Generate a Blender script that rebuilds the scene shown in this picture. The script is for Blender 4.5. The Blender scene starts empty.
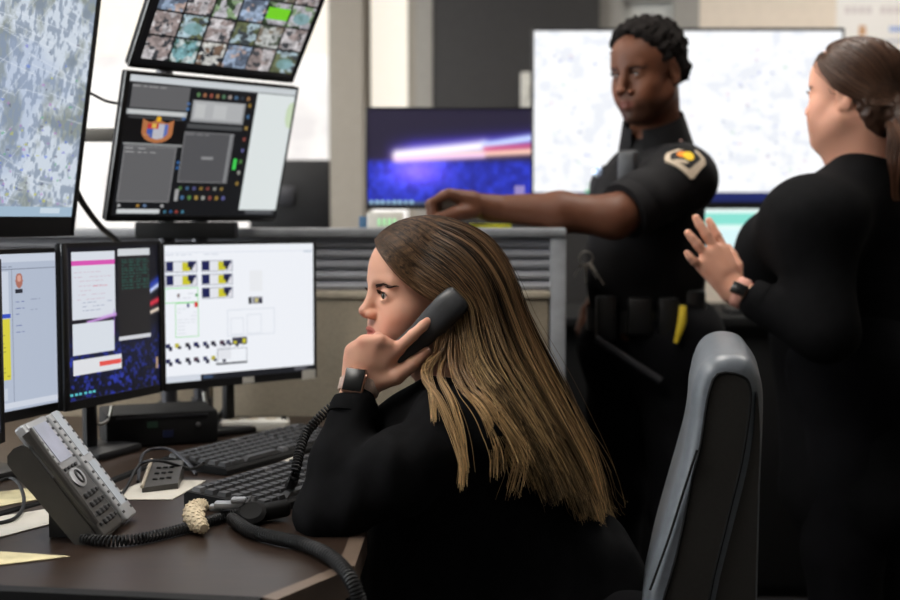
import bpy, bmesh, math, random
import numpy as np
from mathutils import Vector, Matrix

sc = bpy.context.scene
C = sc.collection
R = math.radians
random.seed(7)
rng = np.random.default_rng(7)

# ------------------------------------------------------------------ camera
CAM = Vector((0, 0, 1.20))
FPX = 1250.0
PITCH = math.atan(80 / FPX)
cd = bpy.data.cameras.new('camera')
cam = bpy.data.objects.new('camera', cd)
C.objects.link(cam)
cam.location = CAM
cam.rotation_euler = (math.pi / 2 - PITCH, 0, 0)
cd.sensor_width = 36
cd.lens = 50
cd.clip_start = 0.02
cd.dof.use_dof = True
cd.dof.focus_distance = 1.90
cd.dof.aperture_fstop = 3.0
sc.camera = cam

# ------------------------------------------------------------------ world, exposure
w = bpy.data.worlds.new('world')
sc.world = w
w.use_nodes = True
w.node_tree.nodes['Background'].inputs[0].default_value = (0.9, 0.95, 1.0, 1)
w.node_tree.nodes['Background'].inputs[1].default_value = 0.02
sc.view_settings.view_transform = 'Standard'
sc.view_settings.look = 'None'
sc.view_settings.exposure = 0.0
sc.view_settings.gamma = 1.0
sc.view_settings.use_curve_mapping = False
CEIL_PANEL = 14.0      # strength of the ceiling light panels
WINDOW_GLOW = 2.2     # daylight in the window panes
SIDE_WINDOW = 11.0     # daylight of the window in the left wall

FWD = Vector((0, math.cos(PITCH), -math.sin(PITCH)))
UPV = Vector((0, math.sin(PITCH), math.cos(PITCH)))


def ray(x, y):
    return FWD + Vector((1, 0, 0)) * ((x - 450) / FPX) + UPV * ((300 - y) / FPX)


def at(x, y, Y):
    """A place in the room: photograph direction (x, y), Y metres in front of the camera."""
    d = ray(x, y)
    return CAM + d * (Y / d.y)


def onz(x, y, z):
    d = ray(x, y)
    return CAM + d * ((z - CAM.z) / d.z)


# ------------------------------------------------------------------ colours and materials
def lin(c):
    return c / 12.92 if c <= 0.04045 else ((c + 0.055) / 1.055) ** 2.4


def rgb(r, g, b):
    return (lin(r / 255), lin(g / 255), lin(b / 255))


MATS = {}


def mat(name, col, rough=0.5, metal=0.0, spec=0.5, var=0.12, scale=30, bump=0.0, bscale=300,
        stretch=(1, 1, 1), coat=0.0):
    m = bpy.data.materials.new(name)
    m.use_nodes = True
    nt = m.node_tree
    b = nt.nodes['Principled BSDF']
    b.inputs['Roughness'].default_value = rough
    b.inputs['Metallic'].default_value = metal
    b.inputs['Specular IOR Level'].default_value = spec
    b.inputs['Coat Weight'].default_value = coat
    tc = nt.nodes.new('ShaderNodeTexCoord')
    mp = nt.nodes.new('ShaderNodeMapping')
    mp.inputs['Scale'].default_value = stretch
    nt.links.new(tc.outputs['Object'], mp.inputs['Vector'])
    n = nt.nodes.new('ShaderNodeTexNoise')
    n.inputs['Scale'].default_value = scale
    n.inputs['Detail'].default_value = 4
    nt.links.new(mp.outputs[0], n.inputs['Vector'])
    rp = nt.nodes.new('ShaderNodeValToRGB')
    rp.color_ramp.elements[0].position = 0.3
    rp.color_ramp.elements[1].position = 0.7
    rp.color_ramp.elements[0].color = (*[max(0, c * (1 - var)) for c in col], 1)
    rp.color_ramp.elements[1].color = (*[min(1, c * (1 + var)) for c in col], 1)
    nt.links.new(n.outputs['Fac'], rp.inputs[0])
    nt.links.new(rp.outputs[0], b.inputs['Base Color'])
    if bump:
        n2 = nt.nodes.new('ShaderNodeTexNoise')
        n2.inputs['Scale'].default_value = bscale
        n2.inputs['Detail'].default_value = 3
        nt.links.new(mp.outputs[0], n2.inputs['Vector'])
        bp = nt.nodes.new('ShaderNodeBump')
        bp.inputs['Strength'].default_value = bump
        bp.inputs['Distance'].default_value = 0.002
        nt.links.new(n2.outputs['Fac'], bp.inputs['Height'])
        nt.links.new(bp.outputs[0], b.inputs['Normal'])
    MATS[name] = m
    return m


def attr_mat(name, rough=0.5, emit=0.0, sss=0.0, spec=0.5, bump=0.0, bscale=400):
    """Surface colour read from the mesh's own colour attribute (pigment, or what a screen shows)."""
    m = bpy.data.materials.new(name)
    m.use_nodes = True
    nt = m.node_tree
    b = nt.nodes['Principled BSDF']
    a = nt.nodes.new('ShaderNodeAttribute')
    a.attribute_name = 'Col'
    b.inputs['Roughness'].default_value = rough
    b.inputs['Specular IOR Level'].default_value = spec
    if emit:
        b.inputs['Base Color'].default_value = (0.01, 0.01, 0.012, 1)
        b.inputs['Roughness'].default_value = 0.3
        nt.links.new(a.outputs['Color'], b.inputs['Emission Color'])
        b.inputs['Emission Strength'].default_value = emit
    else:
        nt.links.new(a.outputs['Color'], b.inputs['Base Color'])
    if sss:
        b.inputs['Subsurface Weight'].default_value = sss
        b.inputs['Subsurface Radius'].default_value = (0.010, 0.004, 0.002)
        b.inputs['Subsurface Scale'].default_value = 0.6
    if bump:
        tc = nt.nodes.new('ShaderNodeTexCoord')
        n2 = nt.nodes.new('ShaderNodeTexNoise')
        n2.inputs['Scale'].default_value = bscale
        nt.links.new(tc.outputs['Object'], n2.inputs['Vector'])
        bp = nt.nodes.new('ShaderNodeBump')
        bp.inputs['Strength'].default_value = bump
        bp.inputs['Distance'].default_value = 0.001
        nt.links.new(n2.outputs['Fac'], bp.inputs['Height'])
        nt.links.new(bp.outputs[0], b.inputs['Normal'])
    MATS[name] = m
    return m


def glow(name, col, strength, base=0.6):
    m = mat(name, (base, base, base), 0.5)
    b = m.node_tree.nodes['Principled BSDF']
    b.inputs['Emission Color'].default_value = (*col, 1)
    b.inputs['Emission Strength'].default_value = strength
    return m


# ------------------------------------------------------------------ mesh building
class MB:
    def __init__(self):
        self.v = []
        self.f = []
        self.c = []

    def add(self, vs, fs, col=None):
        n = len(self.v)
        self.v += [Vector(p) for p in vs]
        for f in fs:
            self.f.append([i + n for i in f])
            self.c.append(col)
        return self

    def box(self, c, s, M=None, r=0.0, seg=2, col=None):
        sx, sy, sz = [a / 2 for a in s]
        vs = [(x, y, z) for x in (-sx, sx) for y in (-sy, sy) for z in (-sz, sz)]
        fs = [(0, 1, 3, 2), (4, 6, 7, 5), (0, 4, 5, 1), (2, 3, 7, 6), (0, 2, 6, 4), (1, 5, 7, 3)]
        if r > 0:
            bm = bmesh.new()
            bv = [bm.verts.new(p) for p in vs]
            for f in fs:
                bm.faces.new([bv[i] for i in f])
            bmesh.ops.bevel(bm, geom=bm.edges[:], offset=min(r, min(sx, sy, sz) * 0.95), segments=seg, profile=0.5, affect='EDGES')
            bm.verts.index_update()
            vs = [v.co.copy() for v in bm.verts]
            fs = [[v.index for v in f.verts] for f in bm.faces]
            bm.free()
        c = Vector(c)
        if M is None:
            vs = [Vector(p) + c for p in vs]
        else:
            vs = [M @ (Vector(p) + c) for p in vs]
        return self.add(vs, fs, col)

    def prism(self, poly, h, M=None, col=None):
        """poly: 2-D outline, extruded from z=0 to z=h, then M."""
        n = len(poly)
        vs = [Vector((p[0], p[1], 0)) for p in poly] + [Vector((p[0], p[1], h)) for p in poly]
        fs = [list(range(n))[::-1], list(range(n, 2 * n))]
        fs += [(i, (i + 1) % n, (i + 1) % n + n, i + n) for i in range(n)]
        if M is not None:
            vs = [M @ p for p in vs]
        return self.add(vs, fs, col)

    def tube(self, pts, r, n=8, cap=True, flat=None, col=None):
        pts = [Vector(p) for p in pts]
        m = len(pts)
        rs = r if isinstance(r, (list, tuple, np.ndarray)) else [r] * m
        up = None
        vs, fs = [], []
        for i, p in enumerate(pts):
            t = (pts[min(i + 1, m - 1)] - pts[max(i - 1, 0)]).normalized()
            if up is None:
                up = Vector((0, 0, 1)) if abs(t.z) < 0.9 else Vector((1, 0, 0))
            a = t.cross(up)
            if a.length < 1e-6:
                a = t.cross(Vector((0, 1, 0.01)))
            a.normalize()
            b = a.cross(t).normalized()
            up = b
            fl = flat or 1.0
            for k in range(n):
                an = 2 * math.pi * k / n
                vs.append(p + a * (math.cos(an) * rs[i]) + b * (math.sin(an) * rs[i] * fl))
        for i in range(m - 1):
            for k in range(n):
                k2 = (k + 1) % n
                fs.append((i * n + k, i * n + k2, (i + 1) * n + k2, (i + 1) * n + k))
        if cap:
            fs.append(list(range(n))[::-1])
            fs.append(list(range((m - 1) * n, m * n)))
        return self.add(vs, fs, col)

    def lathe(self, prof, n=24, M=None, col=None):
        vs, fs = [], []
        for (r, z) in prof:
            for k in range(n):
                a = 2 * math.pi * k / n
                vs.append(Vector((r * math.cos(a), r * math.sin(a), z)))
        m = len(prof)
        for i in range(m - 1):
            for k in range(n):
                k2 = (k + 1) % n
                fs.append((i * n + k, i * n + k2, (i + 1) * n + k2, (i + 1) * n + k))
        fs.append(list(range(n))[::-1])
        fs.append(list(range((m - 1) * n, m * n)))
        if M is not None:
            vs = [M @ p for p in vs]
        return self.add(vs, fs, col)

    def loft(self, rings, cap=True, col=None):
        n = len(rings[0])
        vs = [Vector(p) for r in rings for p in r]
        fs = []
        for i in range(len(rings) - 1):
            for k in range(n):
                k2 = (k + 1) % n
                fs.append((i * n + k, i * n + k2, (i + 1) * n + k2, (i + 1) * n + k))
        if cap:
            fs.append(list(range(n))[::-1])
            fs.append(list(range((len(rings) - 1) * n, len(rings) * n)))
        return self.add(vs, fs, col)


def spline(pts, n=8):
    """Catmull-Rom through the points."""
    P = [Vector(p) for p in pts]
    P = [P[0] * 2 - P[1]] + P + [P[-1] * 2 - P[-2]]
    out = []
    for i in range(1, len(P) - 2):
        for k in range(n):
            t = k / n
            a, b, c, d = P[i - 1], P[i], P[i + 1], P[i + 2]
            out.append(0.5 * ((2 * b) + (c - a) * t + (2 * a - 5 * b + 4 * c - d) * t * t + (3 * b - a - 3 * c + d) * t ** 3))
    out.append(P[-2])
    return out


OFF = {}


def finish(me, smooth, angle=35):
    if smooth:
        me.shade_smooth()
        if angle:
            me.set_sharp_from_angle(angle=R(angle))


def obj(name, mb, m, parent=None, smooth=False, angle=35, kind=None, fix=True):
    """One mesh object. World coordinates in; the origin sits at the thing's base."""
    if parent is not None:
        off = OFF[parent.name]
    else:
        xs = np.array([tuple(p) for p in mb.v])
        off = Vector(((xs[:, 0].min() + xs[:, 0].max()) / 2, (xs[:, 1].min() + xs[:, 1].max()) / 2, xs[:, 2].min()))
    me = bpy.data.meshes.new(name)
    me.from_pydata([p - off for p in mb.v], [], mb.f)
    if any(c is not None for c in mb.c):
        ca = me.color_attributes.new('Col', 'FLOAT_COLOR', 'CORNER')
        arr = np.ones((len(me.loops), 4), np.float32)
        k = 0
        for f, c in zip(mb.f, mb.c):
            arr[k:k + len(f), :3] = c if c is not None else (0.5, 0.5, 0.5)
            k += len(f)
        ca.data.foreach_set('color', arr.ravel())
    me.update()
    if fix:
        bm = bmesh.new()
        bm.from_mesh(me)
        bmesh.ops.recalc_face_normals(bm, faces=bm.faces[:])
        bm.to_mesh(me)
        bm.free()
    finish(me, smooth, angle)
    me.materials.append(m)
    o = bpy.data.objects.new(name, me)
    C.objects.link(o)
    if parent is not None:
        o.parent = parent
        OFF[o.name] = off
    else:
        o.location = off
        OFF[o.name] = off
    if kind:
        o['kind'] = kind
    return o


def tag(o, label, cat, group=None):
    o['label'] = label
    o['category'] = cat
    if group:
        o['group'] = group
    return o


def thing(name, label, cat, loc, group=None):
    o = bpy.data.objects.new(name, None)
    o.empty_display_size = 0.05
    C.objects.link(o)
    o.location = loc
    OFF[o.name] = Vector(loc)
    return tag(o, label, cat, group)


def struct(name, mb, m, parent=None, smooth=False):
    o = obj(name, mb, m, parent, smooth)
    if parent is None:
        o['kind'] = 'structure'
    return o


def box_obj(name, c, s, m, parent=None, r=0.0, M=None):
    return obj(name, MB().box(c, s, M, r), m, parent, smooth=r > 0)


def instance(name, mesh, M, parent):
    """A further piece that shares its mesh; M places it in the room."""
    o = bpy.data.objects.new(name, mesh)
    C.objects.link(o)
    o.parent = parent
    o.matrix_basis = Matrix.Translation(-OFF[parent.name]) @ M
    return o


def raw_mesh(name, mb, m, smooth=False):
    me = bpy.data.meshes.new(name)
    me.from_pydata(mb.v, [], mb.f)
    me.update()
    finish(me, smooth)
    me.materials.append(m)
    return me


def frame(o, x, y, z):
    """Matrix with the given origin and axes."""
    x, y, z = Vector(x).normalized(), Vector(y).normalized(), Vector(z).normalized()
    return Matrix(((x.x, y.x, z.x, o[0]), (x.y, y.y, z.y, o[1]), (x.z, y.z, z.z, o[2]), (0, 0, 0, 1)))


# ------------------------------------------------------------------ materials used throughout
mat('black_plastic', rgb(22, 22, 24), 0.5, spec=0.35, bump=0.05)
mat('matte_black', rgb(14, 14, 15), 0.75, spec=0.25)
mat('screen_edge', rgb(20, 20, 22), 0.35)
mat('wall_cream', rgb(222, 208, 192), 0.8, var=0.03, bump=0.1)
mat('wall_grey', rgb(150, 146, 140), 0.8, var=0.04, bump=0.1)
mat('column_paint', rgb(150, 143, 133), 0.7, var=0.03)
mat('ceiling_tile', rgb(205, 203, 198), 0.9, var=0.05, bump=0.2)
mat('carpet', rgb(38, 37, 38), 0.95, var=0.4, scale=120, bump=0.4)
mat('dark_panel', rgb(48, 46, 46), 0.75, var=0.08)
mat('metal_grey', rgb(140, 142, 146), 0.42, metal=0.0, spec=0.4)
mat('metal_dark', rgb(62, 62, 66), 0.4, metal=0.6)
mat('steel', rgb(150, 150, 152), 0.3, metal=0.9)
mat('louver_grey', rgb(152, 153, 158), 0.45, spec=0.4, var=0.05)
mat('tan_fabric', rgb(138, 127, 110), 0.95, var=0.10, scale=220, bump=0.4, bscale=500)
mat('trim_beige', rgb(176, 166, 148), 0.6)
mat('wood', rgb(46, 34, 27), 0.34, var=0.28, scale=14, stretch=(1.2, 9, 3), bump=0.03, spec=0.4)
mat('wood_edge', rgb(104, 88, 76), 0.4, var=0.15, scale=20)
mat('white_plastic', rgb(205, 202, 194), 0.5)
mat('paper', rgb(200, 195, 184), 0.85, var=0.05)
mat('paper_cream', rgb(202, 190, 150), 0.85, var=0.22, scale=26)
# ================================================================== the room
YB = 5.5          # back wall
struct('floor', MB().box((0.2, 1.4, -0.05), (8.4, 9.2, 0.1)), MATS['carpet'])
struct('ceiling', MB().box((0.2, 1.4, 2.85), (8.4, 9.2, 0.1)), MATS['ceiling_tile'])
struct('wall_right', MB().box((4.05, 1.4, 1.4), (0.1, 8.4, 2.8)), MATS['wall_grey'])
struct('wall_front', MB().box((0.2, -2.85, 1.4), (7.8, 0.1, 2.8)), MATS['wall_grey'])


def wx(x):
    return at(x, 220, YB).x


def wz(y):
    return at(450, y, YB).z


# back wall, with the openings for two windows and the glazed door
X0, X1, X2, X3, X4 = -3.7, wx(40), wx(338), wx(362), wx(417)
D0, D1 = wx(598), wx(697)
SILL = 1.12
wb = MB()
WT = 0.12
yc = YB + WT / 2


def wallbox(xa, xb, za, zb):
    wb.box(((xa + xb) / 2, yc, (za + zb) / 2), (xb - xa, WT, zb - za))


wallbox(X0, X1, 0, 2.8)
wallbox(X1, X2, 0, SILL)
wallbox(X1, X2, 2.6, 2.8)
wallbox(X2, X3, 0, 2.8)
wallbox(X3, X4, 0, SILL)
wallbox(X3, X4, 2.6, 2.8)
wallbox(X4, D0, 0, 2.8)
wallbox(D0, D1, 2.25, 2.8)
wallbox(D1, 4.0, 0, 2.8)
wall_back = struct('wall_back', wb, MATS['wall_cream'])

# window panes: daylight behind a pale roller blind, treetops showing low down
def pane_mat(name, base, strength):
    m = bpy.data.materials.new(name)
    m.use_nodes = True
    nt = m.node_tree
    b = nt.nodes['Principled BSDF']
    b.inputs['Base Color'].default_value = (0.12, 0.12, 0.12, 1)
    b.inputs['Roughness'].default_value = 0.2
    tc = nt.nodes.new('ShaderNodeTexCoord')
    n = nt.nodes.new('ShaderNodeTexNoise')
    n.inputs['Scale'].default_value = 3.2
    n.inputs['Detail'].default_value = 6
    nt.links.new(tc.outputs['Object'], n.inputs['Vector'])
    rp = nt.nodes.new('ShaderNodeValToRGB')
    rp.color_ramp.elements[0].position = 0.36
    rp.color_ramp.elements[0].color = (base[0] * 0.78, base[1] * 0.76, base[2] * 0.78, 1)
    rp.color_ramp.elements[1].position = 0.5
    rp.color_ramp.elements[1].color = (*base, 1)
    nt.links.new(n.outputs['Fac'], rp.inputs[0])
    nt.links.new(rp.outputs[0], b.inputs['Emission Color'])
    b.inputs['Emission Strength'].default_value = strength
    return m


pane_day = pane_mat('daylight_pane', (1.0, 0.97, 0.93), WINDOW_GLOW * 0.46)
blind_mat = glow('lit_blind', (1.0, 0.93, 0.80), WINDOW_GLOW * 0.43, 0.15)
frame_mat = MATS['column_paint']


def window(name, xa, xb, za, zb, blind_to, y=YB + 0.05, mull=()):
    fr = MB()
    for (c, s) in ((((xa + xb) / 2, y, za + 0.02), (xb - xa, 0.06, 0.04)), (((xa + xb) / 2, y, zb - 0.02), (xb - xa, 0.06, 0.04)),
                   ((xa + 0.02, y, (za + zb) / 2), (0.04, 0.06, zb - za)), ((xb - 0.02, y, (za + zb) / 2), (0.04, 0.06, zb - za))):
        fr.box(c, s)
    o = struct(name, fr, frame_mat)
    obj('pane', MB().box(((xa + xb) / 2, y + 0.02, (za + zb) / 2), (xb - xa - 0.06, 0.008, zb - za - 0.06)), pane_day, o)
    obj('roller_blind', MB().box(((xa + xb) / 2, y - 0.015, (blind_to + zb) / 2), (xb - xa - 0.07, 0.004, zb - blind_to - 0.05)), blind_mat, o)
    for x in mull:
        obj('mullion', MB().box((x, y, (za + zb) / 2), (0.05, 0.05, zb - za - 0.06)), frame_mat, o)
    box_obj('window_sill', ((xa + xb) / 2, YB - 0.04, za - 0.012), (xb - xa + 0.06, 0.14, 0.024), MATS['wall_cream'], o, r=0.004)
    return o


window('window_1', X1, X2, SILL, 2.6, wz(60), mull=(wx(-20) if wx(-20) > X1 else (X1 + X2) / 2 - 0.55,))
window('window_2', X3, X4, SILL, 2.6, wz(120))

# square painted column between the windows, slim post beside the second one
struct('trim_1', MB().box(((wx(333) + wx(366)) / 2, YB - 0.06, 1.4), (wx(366) - wx(333), 0.12, 2.8), r=0.006), MATS['column_paint'])
struct('trim_2', MB().box(((wx(416) + wx(433)) / 2, YB - 0.03, 1.4), (wx(433) - wx(416), 0.06, 2.8), r=0.004), MATS['wall_grey'])

# glazed door beyond the officer
dr = MB()
for xa, xb in ((D0, D0 + 0.10), (D1 - 0.11, D1)):
    dr.box(((xa + xb) / 2, YB + 0.04, 1.125), (xb - xa, 0.08, 2.25))
dr.box(((D0 + D1) / 2, YB + 0.04, 2.2), (D1 - D0, 0.078, 0.1))
dr.box(((D0 + D1) / 2, YB + 0.04, 0.1), (D1 - D0, 0.078, 0.2))
door = struct('door_1', dr, MATS['wall_grey'])
mat('frosted_glass', rgb(190, 190, 186), 0.35, var=0.04)
obj('pane', MB().box(((D0 + D1) / 2, YB + 0.05, 1.175), (D1 - D0 - 0.2, 0.01, 1.97)), MATS['frosted_glass'], door)
hb = MB().tube([(D1 - 0.08, YB - 0.045, 0.95), (D1 - 0.08, YB - 0.045, 1.25)], 0.009, 10)
hb.tube([(D1 - 0.08, YB - 0.045, 0.98), (D1 - 0.08, YB + 0.005, 0.98)], 0.006, 8)
hb.tube([(D1 - 0.08, YB - 0.045, 1.22), (D1 - 0.08, YB + 0.005, 1.22)], 0.006, 8)
obj('door_handle', hb, MATS['steel'], door, smooth=True)

# left wall with a tall window that lights the room from the side
lw = MB()
LX = -3.3
for (ya, yb, za, zb) in ((-2.8, 0.6, 0, 2.8), (0.6, 3.6, 0, 0.9), (0.6, 3.6, 2.5, 2.8), (3.6, 5.62, 0, 2.8)):
    lw.box((LX - 0.05, (ya + yb) / 2, (za + zb) / 2), (0.1, yb - ya, zb - za))
struct('wall_left', lw, MATS['wall_cream'])
sw = MB()
for (ya, yb, za, zb) in ((0.6, 3.6, 0.9, 0.94), (0.6, 3.6, 2.46, 2.5), (0.6, 0.64, 0.9, 2.5), (3.56, 3.6, 0.9, 2.5), (2.07, 2.13, 0.9, 2.5)):
    sw.box((LX - 0.04, (ya + yb) / 2, (za + zb) / 2), (0.06, yb - ya, zb - za))
w3 = struct('window_3', sw, frame_mat)
side_pane = glow('side_daylight', (0.92, 0.97, 1.0), SIDE_WINDOW)
obj('pane', MB().box((LX - 0.05, 2.1, 1.7), (0.008, 2.94, 1.54)), side_pane, w3)

# ceiling light panels; the second is added as key light on the face
panel_glow = glow('light_panel', (1.0, 0.95, 0.88), CEIL_PANEL)
for i, (x, y, lab) in enumerate(((-0.95, 1.3, 'over the phone end of the desk'), (-1.6, 1.95, 'added as key light beside the side window'), (0.5, 2.75, 'above the row of partition louvers'),
                                 (-1.2, 3.9, 'in front of the bright window'), (1.9, 4.2, 'by the glazed door'))):
    t = thing('ceiling_light', 'flat white ceiling light panel ' + lab, 'light', (x, y, 2.77), 'ceiling light panels')
    fr = MB()
    for (c, s) in (((x - 0.3, y, 2.785), (0.03, 1.2, 0.03)), ((x + 0.3, y, 2.785), (0.03, 1.2, 0.03)),
                   ((x, y - 0.585, 2.785), (0.57, 0.03, 0.03)), ((x, y + 0.585, 2.785), (0.57, 0.03, 0.03))):
        fr.box(c, s)
    obj('frame', fr, MATS['white_plastic'], t)
    obj('diffuser', MB().box((x, y, 2.786), (0.57, 1.14, 0.02)), panel_glow, t)

# dark charcoal panel on the back wall
t = tag(box_obj('wall_panel', ((wx(433) + wx(597)) / 2, YB - 0.025, 1.5), (wx(597) - wx(433), 0.05, 2.2), MATS['dark_panel'], r=0.004),
        'large dark charcoal panel on the back wall behind the blue screen', 'panel')
t = thing('wall_switch', 'small white box fixed to the dark wall panel beside the big white display', 'switch', (wx(525), YB - 0.05, wz(110)))
box_obj('case', (wx(525), YB - 0.065, wz(92)), (0.05, 0.03, wz(74) - wz(110)), MATS['white_plastic'], t, r=0.006)
box_obj('rocker', (wx(525), YB - 0.083, wz(92)), (0.022, 0.008, 0.06), MATS['white_plastic'], t, r=0.002)

# poster by the right edge
po = MB()
pxa, pxb, pza, pzb = wx(832), wx(960), wz(130), wz(-30)
po.box(((pxa + pxb) / 2, YB - 0.006, (pza + pzb) / 2), (pxb - pxa, 0.012, pzb - pza), col=rgb(232, 228, 224))


def pq(xa, ya, xb, yb, col):
    a, b, c, d = wx(xa), wx(xb), wz(ya), wz(yb)
    po.add([(a, YB - 0.0125, d), (b, YB - 0.0125, d), (b, YB - 0.0125, c), (a, YB - 0.0125, c)], [(0, 1, 2, 3)], col)


for k, x in enumerate(np.arange(840, 950, 7.0)):
    if k % 6 != 4:
        pq(x, 7, x + 5, 14, rgb(206, 196, 196))
pq(854, 26, 861, 36, rgb(196, 150, 110))
pq(884, 27, 905, 32, rgb(150, 170, 214))
pq(866, 40, 920, 43, rgb(190, 190, 200))
tag(obj('poster', po, attr_mat('poster_print', 0.7)), 'pale printed poster on the back wall above the ponytailed person', 'poster')
# ================================================================== partition and desks
YP = 2.86         # near face of the partition
ZP = 1.182
DZ = 0.75         # worktop height
PXR = at(566, 300, YP).x
PXL = -2.2
pt = thing('partition', 'grey office partition with horizontal louvers above tan fabric panels', 'partition', ((PXL + PXR) / 2, YP + 0.03, 0))
box_obj('top_cap', ((PXL + PXR) / 2, YP + 0.03, ZP - 0.011), (PXR - PXL, 0.075, 0.022), MATS['metal_grey'], pt, r=0.006)
box_obj('end_post', (PXR - 0.018, YP + 0.03, (ZP - 0.022) / 2), (0.036, 0.062, ZP - 0.022), MATS['metal_grey'], pt, r=0.005)
box_obj('end_post', (PXL + 0.018, YP + 0.03, (ZP - 0.022) / 2), (0.036, 0.062, ZP - 0.022), MATS['metal_grey'], pt, r=0.005)
zl0 = at(450, 291, YP).z
zl1 = ZP - 0.022
box_obj('louver_backing', ((PXL + PXR) / 2, YP + 0.045, (zl0 + zl1) / 2), (PXR - PXL - 0.072, 0.02, zl1 - zl0), MATS['metal_dark'], pt)
ns = 5
for i in range(ns):
    h = (zl1 - zl0) / ns
    zc = zl0 + h * (i + 0.5)
    m = MB()
    prof = [(0.0, -h * 0.46), (-0.016, -h * 0.40), (-0.020, -h * 0.1), (-0.008, h * 0.42), (0.0, h * 0.46)]
    xa, xb = PXL + 0.036, PXR - 0.036
    m.loft([[(xa, YP + 0.036 + p[0], zc + p[1]) for p in prof], [(xb, YP + 0.036 + p[0], zc + p[1]) for p in prof]])
    obj('louver_slat', m, MATS['louver_grey'], pt)
box_obj('rail', ((PXL + PXR) / 2, YP + 0.03, zl0 - 0.009), (PXR - PXL - 0.072, 0.064, 0.018), MATS['trim_beige'], pt, r=0.004)
xs = [PXL + 0.036, -1.35, -0.55, PXR - 0.036]
for a, b in zip(xs[:-1], xs[1:]):
    box_obj('fabric_panel', ((a + b) / 2, YP + 0.03, (0.06 + zl0 - 0.018) / 2), (b - a - 0.004, 0.05, zl0 - 0.018 - 0.06), MATS['tan_fabric'], pt, r=0.008)

# front worktop: outline walked on the floor plan
def P2(x, y):
    p = onz(x, y, DZ)
    return (p.x, p.y)


gap = [P2(-160, 560), P2(60, 500), P2(108, 486), P2(176, 458), P2(256, 437), P2(306, 429)]
front = [P2(-160, 577), P2(0, 585), P2(262, 597), P2(338, 566)]
back_r = [P2(352, 530), P2(352, 480), P2(345, 436)]
dk = thing('desk', 'dark brown wood-grain worktop with black legs under the phone and keyboards', 'desk', (-0.6, 1.9, 0))
poly = front + back_r + gap[::-1]
mm = Matrix.Translation((0, 0, DZ - 0.03))
obj('worktop', MB().prism(poly, 0.03, mm), MATS['wood'], dk)
# lighter edge band along the front and the chamfered corner
eb = MB()
fe = MB()
for k, (a, b) in enumerate(zip(front[:-1], front[1:])):
    a, b = Vector((*a, 0)), Vector((*b, 0))
    d = (b - a).normalized()
    n = Vector((d.y, -d.x, 0))
    q = [a, b, b + n * 0.022, a + n * 0.022]
    (eb if k == 2 else fe).prism([(p.x, p.y) for p in q], 0.036, Matrix.Translation((0, 0, DZ - 0.036)))
a, b = Vector((*front[-1], 0)), Vector((*back_r[0], 0))
d = (b - a).normalized()
n = Vector((d.y, -d.x, 0))
eb.prism([(p.x, p.y) for p in (a, b, b + n * 0.022, a + n * 0.022)], 0.036, Matrix.Translation((0, 0, DZ - 0.036)))
obj('edge_band', eb, MATS['wood_edge'], dk)
obj('front_edge', fe, MATS['matte_black'], dk)
for (x, y) in ((-1.1, 1.75), (-0.32, 1.68), (-0.4, 2.35)):
    lg = MB().box((x, y, (DZ - 0.03) / 2 + 0.01), (0.07, 0.07, DZ - 0.05), r=0.005)
    obj('leg', lg, MATS['matte_black'], dk, smooth=True)
    obj('foot', MB().box((x, y, 0.011), (0.09, 0.5, 0.022), r=0.006), MATS['matte_black'], dk, smooth=True)

# rear platform that carries the screens, a finger's breadth away from the worktop
rp = thing('monitor_platform', 'dark brown rear desk platform that carries the row of low screens', 'desk', (-0.7, 2.5, 0))
g2 = []
for i, p in enumerate(gap):
    a = Vector((*gap[max(i - 1, 0)], 0))
    b = Vector((*gap[min(i + 1, len(gap) - 1)], 0))
    d = (b - a).normalized()
    n = Vector((-d.y, d.x, 0))
    q = Vector((*p, 0)) + n * 0.028
    g2.append((q.x, q.y))
pl = g2 + [(-0.06, 2.55), (-0.06, YP - 0.01), (-1.5, YP - 0.01), (-1.5, 1.6)]
obj('worktop', MB().prism(pl, 0.03, Matrix.Translation((0, 0, DZ - 0.03))), MATS['wood'], rp)
e2 = MB()
for (a, b) in zip(g2[:-1], g2[1:]):
    e2.tube([(a[0], a[1], DZ - 0.0095), (b[0], b[1], DZ - 0.0095)], 0.009, 8)
obj('rubber_edge', e2, MATS['matte_black'], rp, smooth=True)
for (x, y) in ((-1.3, 2.6), (-0.2, 2.72), (-1.3, 2.0)):
    obj('leg', MB().box((x, y, (DZ - 0.03) / 2), (0.06, 0.06, DZ - 0.032), r=0.005), MATS['matte_black'], rp, smooth=True)

# counter on the far side of the partition where the officer rests a hand
ct = thing('counter', 'narrow grey counter behind the partition under the blue screen', 'counter', (-0.35, 3.2, 0))
CZ = 1.165
box_obj('top', (-0.45, 3.26, CZ - 0.015), (1.42, 0.62, 0.03), MATS['metal_grey'], ct, r=0.004)
box_obj('body', (-0.45, 3.28, (CZ - 0.03) / 2), (1.34, 0.5, CZ - 0.03), MATS['dark_panel'], ct, r=0.004)

# console table further back for the large display
kt = thing('console_cabinet', 'dark console cabinet under the large white display', 'cabinet', (1.1, 4.2, 0))
box_obj('top', (1.15, 4.2, 0.885), (1.8, 0.7, 0.03), MATS['matte_black'], kt, r=0.004)
box_obj('body', (1.15, 4.22, 0.435), (1.74, 0.62, 0.87), MATS['matte_black'], kt, r=0.004)
for k in range(3):
    box_obj('door', (0.57 + 0.58 * k, 3.902, 0.44), (0.56, 0.018, 0.80), MATS['matte_black'], kt, r=0.004)
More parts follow.
